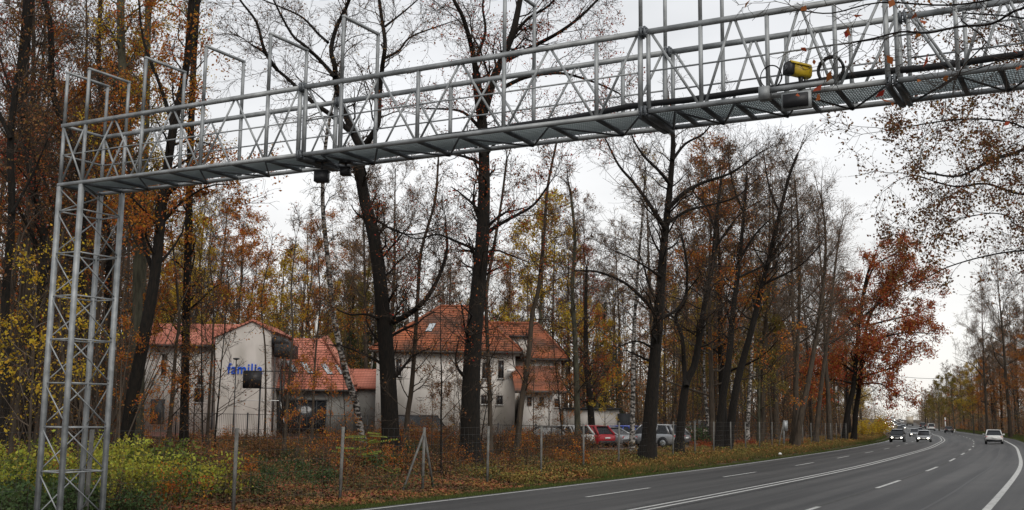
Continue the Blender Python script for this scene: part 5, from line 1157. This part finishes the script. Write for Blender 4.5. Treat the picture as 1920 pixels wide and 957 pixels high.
for i in range(24):
    Y = rw.uniform(40, 60); px = rw.uniform(480, 1240); x = wx(px, Y)
    if lateral([x], [Y])[0][0] < -12: shrub('bare' if i % 3 else 'dark', x, Y, rw.uniform(.7, 1.15), 'scrubby shrub right behind the wire fence', 'scrubby shrubs right behind the wire fence')
for i in range(16):
    Y = rw.uniform(31, 46); px = rw.uniform(430, 830); x = wx(px, Y)
    if lateral([x], [Y])[0][0] < -11.5: shrub('dark', x, Y, rw.uniform(.5, .85), 'low dark green bramble clump behind the wire fence', 'bramble clumps behind the wire fence')
for i in range(60):
    Y = rw.uniform(36, 72); px = rw.uniform(330, 1080); x = wx(px, Y); la = lateral([x], [Y])[0][0]
    if la > -11: continue
    shrub('brown', x, Y, rw.uniform(.6, 1.15), 'brown leaved shrub in the scrub between fence and houses', 'brown shrubs between fence and houses')
for i in range(26):
    Y = rw.uniform(40, 70); px = rw.uniform(420, 1080); x = wx(px, Y); la = lateral([x], [Y])[0][0]
    if la > -11: continue
    shrub('bare', x, Y, rw.uniform(.6, 1.1), 'leafless shrub in the scrub between fence and houses', 'leafless shrubs between fence and houses')
for px, Y, s in ((1335, 84, 1.0), (1350, 86, .9), (1318, 82, .8), (1400, 96, .9), (1490, 108, .9)): shrub('red', wx(px, Y), Y, s, 'low red orange shrub at the foot of the leaning trunks', 'red shrubs at the foot of the leaning trunks')
for px, Y, s in ((1640, 205, 2.0), (1625, 185, 1.3), (1652, 228, 1.6)): shrub('yellow', wx(px, Y), Y, s, 'bright yellow shrub at the far end of the left verge', 'yellow shrubs at the far end of the left verge')
shrub('dark', wx(1290, 88), 88, 1.9, 'dark evergreen shrub standing right of the parked cars')
for px in range(712, 866, 13): shrub('red' if rw.random() < .6 else 'brown', wx(px, 76.5), 76.5 + rw.uniform(-.3, .3), 1.25, 'rust red hedge shrub in front of the big house', 'rust red hedge in front of the big house', k=0)
for i in range(9): Y = rw.uniform(56, 66); shrub('brown', wx(rw.uniform(640, 860), Y), Y, 1.0, 'orange leaved shrub below the birch', 'orange shrubs below the birch', k=1)
# right side scrub
for i in range(30):
    Y = rw.uniform(130, 330); s = arcY(Y); i_ = np.searchsorted(RS, s); l = rw.uniform(12, 20); x, y = RC[i_] + RN[i_] * l
    shrub('brown' if rw.random() < .6 else 'bare', x, y, rw.uniform(1.2, 2.2), 'brown shrub under the trees right of the road', 'brown shrubs right of the road')
# feathery pale green plant at the foot of the forked oak
def feather(label, px, Y, s):
    x = wx(px, Y); z = gz1(x, Y); r_ = empty('staghorn_shrub', (x, Y, z)); tag(r_, label, 'shrub'); rr = random.Random(int(px)); P = []; mbs = MB(); lf = MB()
    for k in range(11):
        az = rr.uniform(-3.1, 3.1); d = Vector((math.cos(az), math.sin(az) * .8, 0)); h = s * rr.uniform(.5, 1.15); b0 = Vector((0, 0, h * .9)); tip = b0 + d * s * rr.uniform(.5, .9) + Vector((0, 0, rr.uniform(-.1, .25)))
        mbs.tube([(0, 0, -.1), tuple(b0 * .6), tuple(b0), tuple(tip)], [.02, .014, .009, .004], 4, cap=False)
        for j in range(12):
            c = b0.lerp(tip, (j + 1) / 12); w = s * .17 * math.sin(math.pi * (.15 + .8 * j / 12)); sd = d.cross(Vector((0, 0, 1)))
            for sg in (-1, 1): e_ = c + sd * sg * w + d * .05 * s - Vector((0, 0, .06 * s)); mm = (c + e_) / 2; wv = d * .022 * s; lf.quadface([c, mm + wv, e_, mm - wv])
    mbs.build('stem', m_twig, r_); lf.build('foliage', mat('leaf_pale_green', (.24, .30, .05), .7, island=.3, back=.4) if 'pg' not in globals() else pg, r_)
feather('feathery pale green shrub at the foot of the forked oak', 690, 47, 1.5); feather('lower feathery green shrub in front of the first one', 668, 42, 1.1); feather('small pale leaved shrub right of the forked oak foot', 742, 45, .8)
feather('pale green seedling in the leaf litter below the oak', 738, 40, .55)

# ------------------------------------------------------------------ ground cover (uncountable)
gr = np.random.default_rng(8)
def along(n, l0, l1, Y0_, Y1_, pw=1.6):
    Yv = Y0_ + (Y1_ - Y0_) * gr.random(n) ** pw; s = np.interp(Yv, RC[:, 1], RS); l = gr.uniform(l0, l1, n)
    x = np.interp(s, RS, RC[:, 0]) + np.interp(s, RS, RN[:, 0]) * l; y = np.interp(s, RS, RC[:, 1]) + np.interp(s, RS, RN[:, 1]) * l
    return x, y, l
def blades(name, m, x, y, h, w, lean=.35):
    n = len(x); z = gz(x, y); a = gr.uniform(0, 6.283, n); hh = h * gr.uniform(.4, 1.3, n); dx, dy = np.cos(a) * w / 2, np.sin(a) * w / 2; lx, ly = gr.normal(0, lean, n) * hh, gr.normal(0, lean, n) * hh
    V = np.stack([np.stack([x - dx, y - dy, z - .02], 1), np.stack([x + dx, y + dy, z - .02], 1), np.stack([x + lx, y + ly, z + hh], 1)], 1).reshape(-1, 3)
    mb = MB(); mb.arr(V, np.arange(n * 3).reshape(n, 3)); return tag(mb.build(name, m), kind='stuff')
x, y, l = along(130000, -9.9, -7.6, 18, 190, 1.9); blades('verge_grass', m_grass, x, y, .11, .022)
x, y, l = along(60000, 8.75, 13, 8, 330, 1.5); blades('right_verge_grass', m_grass, x, y, .16, .03)
x, y, l = along(70000, -13.5, -9.2, 46, 210, 1.6); blades('dry_grass', m_grassd, x, y, .30, .028)
x, y, l = along(90000, -14.5, -9.4, 40, 220, 1.5); P_ = np.column_stack([x, y, gz(x, y) + gr.random(len(x)) ** 1.5 * .38]); mb = MB(); leaf_arr(mb, P_, .10, 15, 0, flat=.8); tag(mb.build('verge_weeds', mat('leaf_rust', (.25, .105, .030), .85, (.13, .12, .028), .45, island=.6, facts=(.4, .6))), kind='stuff')
x, y, l = along(25000, -13.5, -8.8, 46, 210, 1.6); blades('green_grass_tufts', m_grass, x, y, .34, .03)
x, y, l = along(150000, -14.5, -8.9, 16, 130, 1.8); P_ = np.column_stack([x, y, gz(x, y) + .02 + gr.random(len(x)) * .05]); mb = MB(); leaf_arr(mb, P_, .105, 5, 0, flat=.45, aspect=.8); tag(mb.build('leaf_litter', mat('fallen_leaves', (.25, .105, .038), .85, (.085, .050, .024), .55, island=.65, facts=(.38, .62))), kind='stuff')
n = 90000; Yv = 24 + 56 * gr.random(n) ** 1.3; px = gr.uniform(-60, 1120, n); x = (px - 960) / F * Yv; y = Yv; la, _ = lateral(x, y); k = la < -12; x, y = x[k], y[k]
P_ = np.column_stack([x, y, gz(x, y) + .02 + gr.random(len(x)) * .10]); mb = MB(); leaf_arr(mb, P_, .12, 6, 0, flat=.5, aspect=.8); tag(mb.build('woodland_leaf_litter', mat('fallen_leaves_dark', (.20, .080, .030), .85, (.075, .050, .022), .4, island=.6, facts=(.4, .6))), kind='stuff')
n = 120000; Yv = 26 + 46 * gr.random(n); px = gr.uniform(330, 1290, n); x = (px - 960) / F * Yv; y = Yv; la, _ = lateral(x, y)
dens = np.sin(x * .9 + 1.3) * np.sin(y * .55 + x * .4) * .5 + .5; k = (la < -10.4) & (gr.random(n) < dens * .9 + .1); x, y, dens = x[k], y[k], dens[k]
P_ = np.column_stack([x, y, gz(x, y) + gr.random(len(x)) ** 1.4 * (.25 + .75 * dens)]); mb = MB(); leaf_arr(mb, P_, .075, 7, 0, aspect=.6); tag(mb.build('brown_undergrowth', mat('leaf_bramble_brown', (.17, .078, .032), .85, (.075, .070, .026), .35, island=.6, facts=(.42, .58))), kind='stuff')
n = 60000; Yv = 24 + 40 * gr.random(n); px = gr.uniform(-60, 1200, n); x = (px - 960) / F * Yv; y = Yv; la, _ = lateral(x, y); dens = np.sin(x * .7 + 4) * np.sin(y * .8 + 2) * .5 + .5; k = (la < -9.8) & (gr.random(n) < dens); x, y, dens = x[k], y[k], dens[k]
P_ = np.column_stack([x, y, gz(x, y) + gr.random(len(x)) ** 1.3 * (.15 + .5 * dens)]); mb = MB(); leaf_arr(mb, P_, .07, 8, 0, aspect=.6); tag(mb.build('green_undergrowth', m_lf_dk), kind='stuff')

# far woods that read as one mass, and the understorey inside the woods
def mass(name, m_, mb_, n, gen, h0, h1, size, trunks=0, th=14, seed=1, hp=1.0, twigs=0):
    P = np.array([gen() for _ in range(n)]); z = gz(P[:, 0], P[:, 1]); g2 = np.random.default_rng(seed); hh = h0 + (h1 - h0) * g2.random(n) ** hp
    cl = np.sin(P[:, 0] * .31 + seed) * np.sin(P[:, 1] * .23) * .5 + .5; k = g2.random(n) < .25 + .75 * cl; P, z, hh = P[k], z[k], hh[k] * (.6 + .5 * cl[k])
    mb = MB(); leaf_arr(mb, np.column_stack([P, z + hh]), size, seed, 1)
    for (cnt_, r_, hx, tl) in ((trunks, .13, th, .6), (twigs, .035, h1, 1.6)):
        if not cnt_: continue
        Q_ = np.array([gen() for _ in range(cnt_)]); zq = gz(Q_[:, 0], Q_[:, 1]); H = hx * g2.uniform(.6, 1.1, cnt_); lean = g2.normal(0, tl, (cnt_, 2)); rr_ = r_ * g2.uniform(.5, 1.4, cnt_); vs = []
        for (f, k_) in ((0, 1.0), (1, .35)):
            for a in (0, 2.09, 4.19): vs.append(np.column_stack([Q_[:, 0] + lean[:, 0] * f + np.cos(a) * rr_ * k_, Q_[:, 1] + lean[:, 1] * f + np.sin(a) * rr_ * k_, zq - .2 + (H + .2) * f]))
        V = np.stack(vs, 1).reshape(-1, 3); B = np.arange(cnt_)[:, None] * 6; mb.arr(V, np.concatenate([B + np.array([[q, (q + 1) % 3, 3 + (q + 1) % 3, 3 + q]]) for q in range(3)]), 0)
    return tag(mb.build(name, [mb_, m_]), kind='stuff')
gm = random.Random(55)
def far_behind():
    Y = gm.uniform(185, 240); return (wx(gm.uniform(-60, 1330), Y), Y)
def far_left():
    Y = gm.uniform(110, 400); l = -gm.uniform(64, 95); i = np.searchsorted(RS, arcY(Y)); return (RC[i, 0] + RN[i, 0] * l, RC[i, 1] + RN[i, 1] * l)
def far_bend():
    Y = gm.uniform(330, 900); l = -gm.uniform(13, 60); i = np.searchsorted(RS, arcY(Y)); return (RC[i, 0] + RN[i, 0] * l, RC[i, 1] + RN[i, 1] * l)
def far_right():
    Y = gm.uniform(170, 900); l = gm.uniform(26, 46) if Y < 300 else gm.uniform(13, 45); i = np.searchsorted(RS, arcY(Y)); return (RC[i, 0] + RN[i, 0] * l, RC[i, 1] + RN[i, 1] * l)
def under_left():
    while True:
        Y = 76 + 200 * gm.random() ** 1.3; l = -gm.uniform(15, 64); i = np.searchsorted(RS, arcY(Y)); x, y = (RC[i, 0] + RN[i, 0] * l, RC[i, 1] + RN[i, 1] * l)
        if y > 82 and 960 + x / y * F > 1270: return (x, y)
def under_behind():
    Y = gm.uniform(104, 150); return (wx(gm.uniform(-40, 1300), Y), Y)
def under_nearleft():
    Y = gm.uniform(42, 90); return (wx(gm.uniform(-60, 240), Y), Y)
def crest():
    Y = gm.uniform(900, 1150); l = gm.uniform(-160, 160); i = np.searchsorted(RS, arcY(Y)); return (RC[i, 0] + RN[i, 0] * l, RC[i, 1] + RN[i, 1] * l)
m_far = mat('far_leaf_brown', (.19, .125, .065), .9, island=.45, back=.2); m_und = mat('understorey_leaf', (.21, .105, .038), .85, island=.55, back=.3)
mass('distant_wood', m_far, m_twigl, 60000, far_behind, .5, 22, .42, 500, 23, 3)
mass('far_left_wood', m_far, m_twigl, 60000, far_left, .5, 15, .42, 300, 16, 4)
mass('far_right_wood', m_far, m_twigl, 60000, far_right, .3, 12, .42, 400, 14, 5)
mass('crest_wood', m_far, m_twigl, 22000, crest, .3, 9, .7, 60, 8, 9)
mass('far_bend_wood', m_far, m_twigl, 40000, far_bend, .3, 9, .4, 200, 9, 10)
mass('wood_understorey', m_und, m_twig, 90000, under_left, .1, 8, .15, 150, 13, 6, 1.4, 800)
mass('wood_understorey', m_und, m_twig, 70000, under_behind, .1, 9, .17, 120, 15, 7, 1.3, 500)
mass('dim_understorey', m_lf_br, m_twigl, 30000, under_nearleft, .1, 7, .11, 60, 14, 8, 1.3, 900)
def hedgerow():
    Y = 110 + 300 * gm.random() ** 1.3; l = gm.uniform(11.5, 24); i = np.searchsorted(RS, arcY(Y)); return (RC[i, 0] + RN[i, 0] * l, RC[i, 1] + RN[i, 1] * l)
mass('right_understorey', m_und, m_twigl, 40000, hedgerow, .1, 4.5, .22, 120, 9, 12, 1.5, 900)

# ------------------------------------------------------------------ small roadside things
def delin(label, px, Y, h, w, lat=None):
    x = wx(px, Y); z = gz1(x, Y); r_ = empty('marker_post', (x, Y, z)); tag(r_, label, 'post'); mb = MB(); mb.box((0, 0, h / 2), (w, .1, h)); mb.build('post', m_white, r_); mb = MB(); mb.box((0, -.06, h * .78), (w * .8, .02, h * .1)); mb.build('reflector', m_tail, r_)
delin('tall white pole on the right verge behind the dark estate car', 1772, 290, 3.6, .22); delin('short white marker post on the right verge between the dark and the white car', 1789, 255, .95, .14)
delin('white marker post on the far left verge', 1657, 250, .95, .14)
x = wx(1470, 99); sg = empty('sign_plate', (x, 99, gz1(x, 99))); tag(sg, 'small grey plate on a post behind the braced fence post', 'sign'); mb = MB(); mb.box((0, 0, 1.2), (.06, .06, 2.4)); mb.build('post', m_galv, sg); mb = MB(); mb.box((.1, -.05, 1.9), (.4, .02, .9)); mb.build('plate', m_galv, sg)
x = wx(1461, 84); mb = MB(); mb.tube([(-.12, 0, .05), (-.04, 0, .1), (.06, .02, .09), (.13, 0, .04)], [.03, .09, .08, .02], 7); o = mb.build('litter_bag', m_white); o.location = (x, 84, gz1(x, 84) + .15); tag(o, 'crumpled white litter bag in the verge grass', 'litter')
# overhead wire
A = Vector((wx(1600, 205), 205, zat(690, 205, 1690))); B = Vector((wx(1850, 195), 195, zat(704, 195, 1800))); mb = MB(); mb.tube([A.lerp(B, i / 10) - Vector((0, 0, 1.2 * math.sin(math.pi * i / 10))) for i in range(11)], .035, 5); o = mb.build('overhead_wire', m_black); tag(o, 'thin overhead wire crossing the road in the distance', 'wire')
for e_ in (A, B): mb = MB(); zb = gz1(e_.x, e_.y); mb.tube([(0, 0, -.3), (0, 0, e_.z - zb + .2)], .13, 8); o = mb.build('wire_pole', m_bark2); o.location = (e_.x, e_.y, zb); tag(o, 'wooden pole carrying the overhead wire, ' + ('left' if e_ is A else 'right') + ' of the road', 'pole')
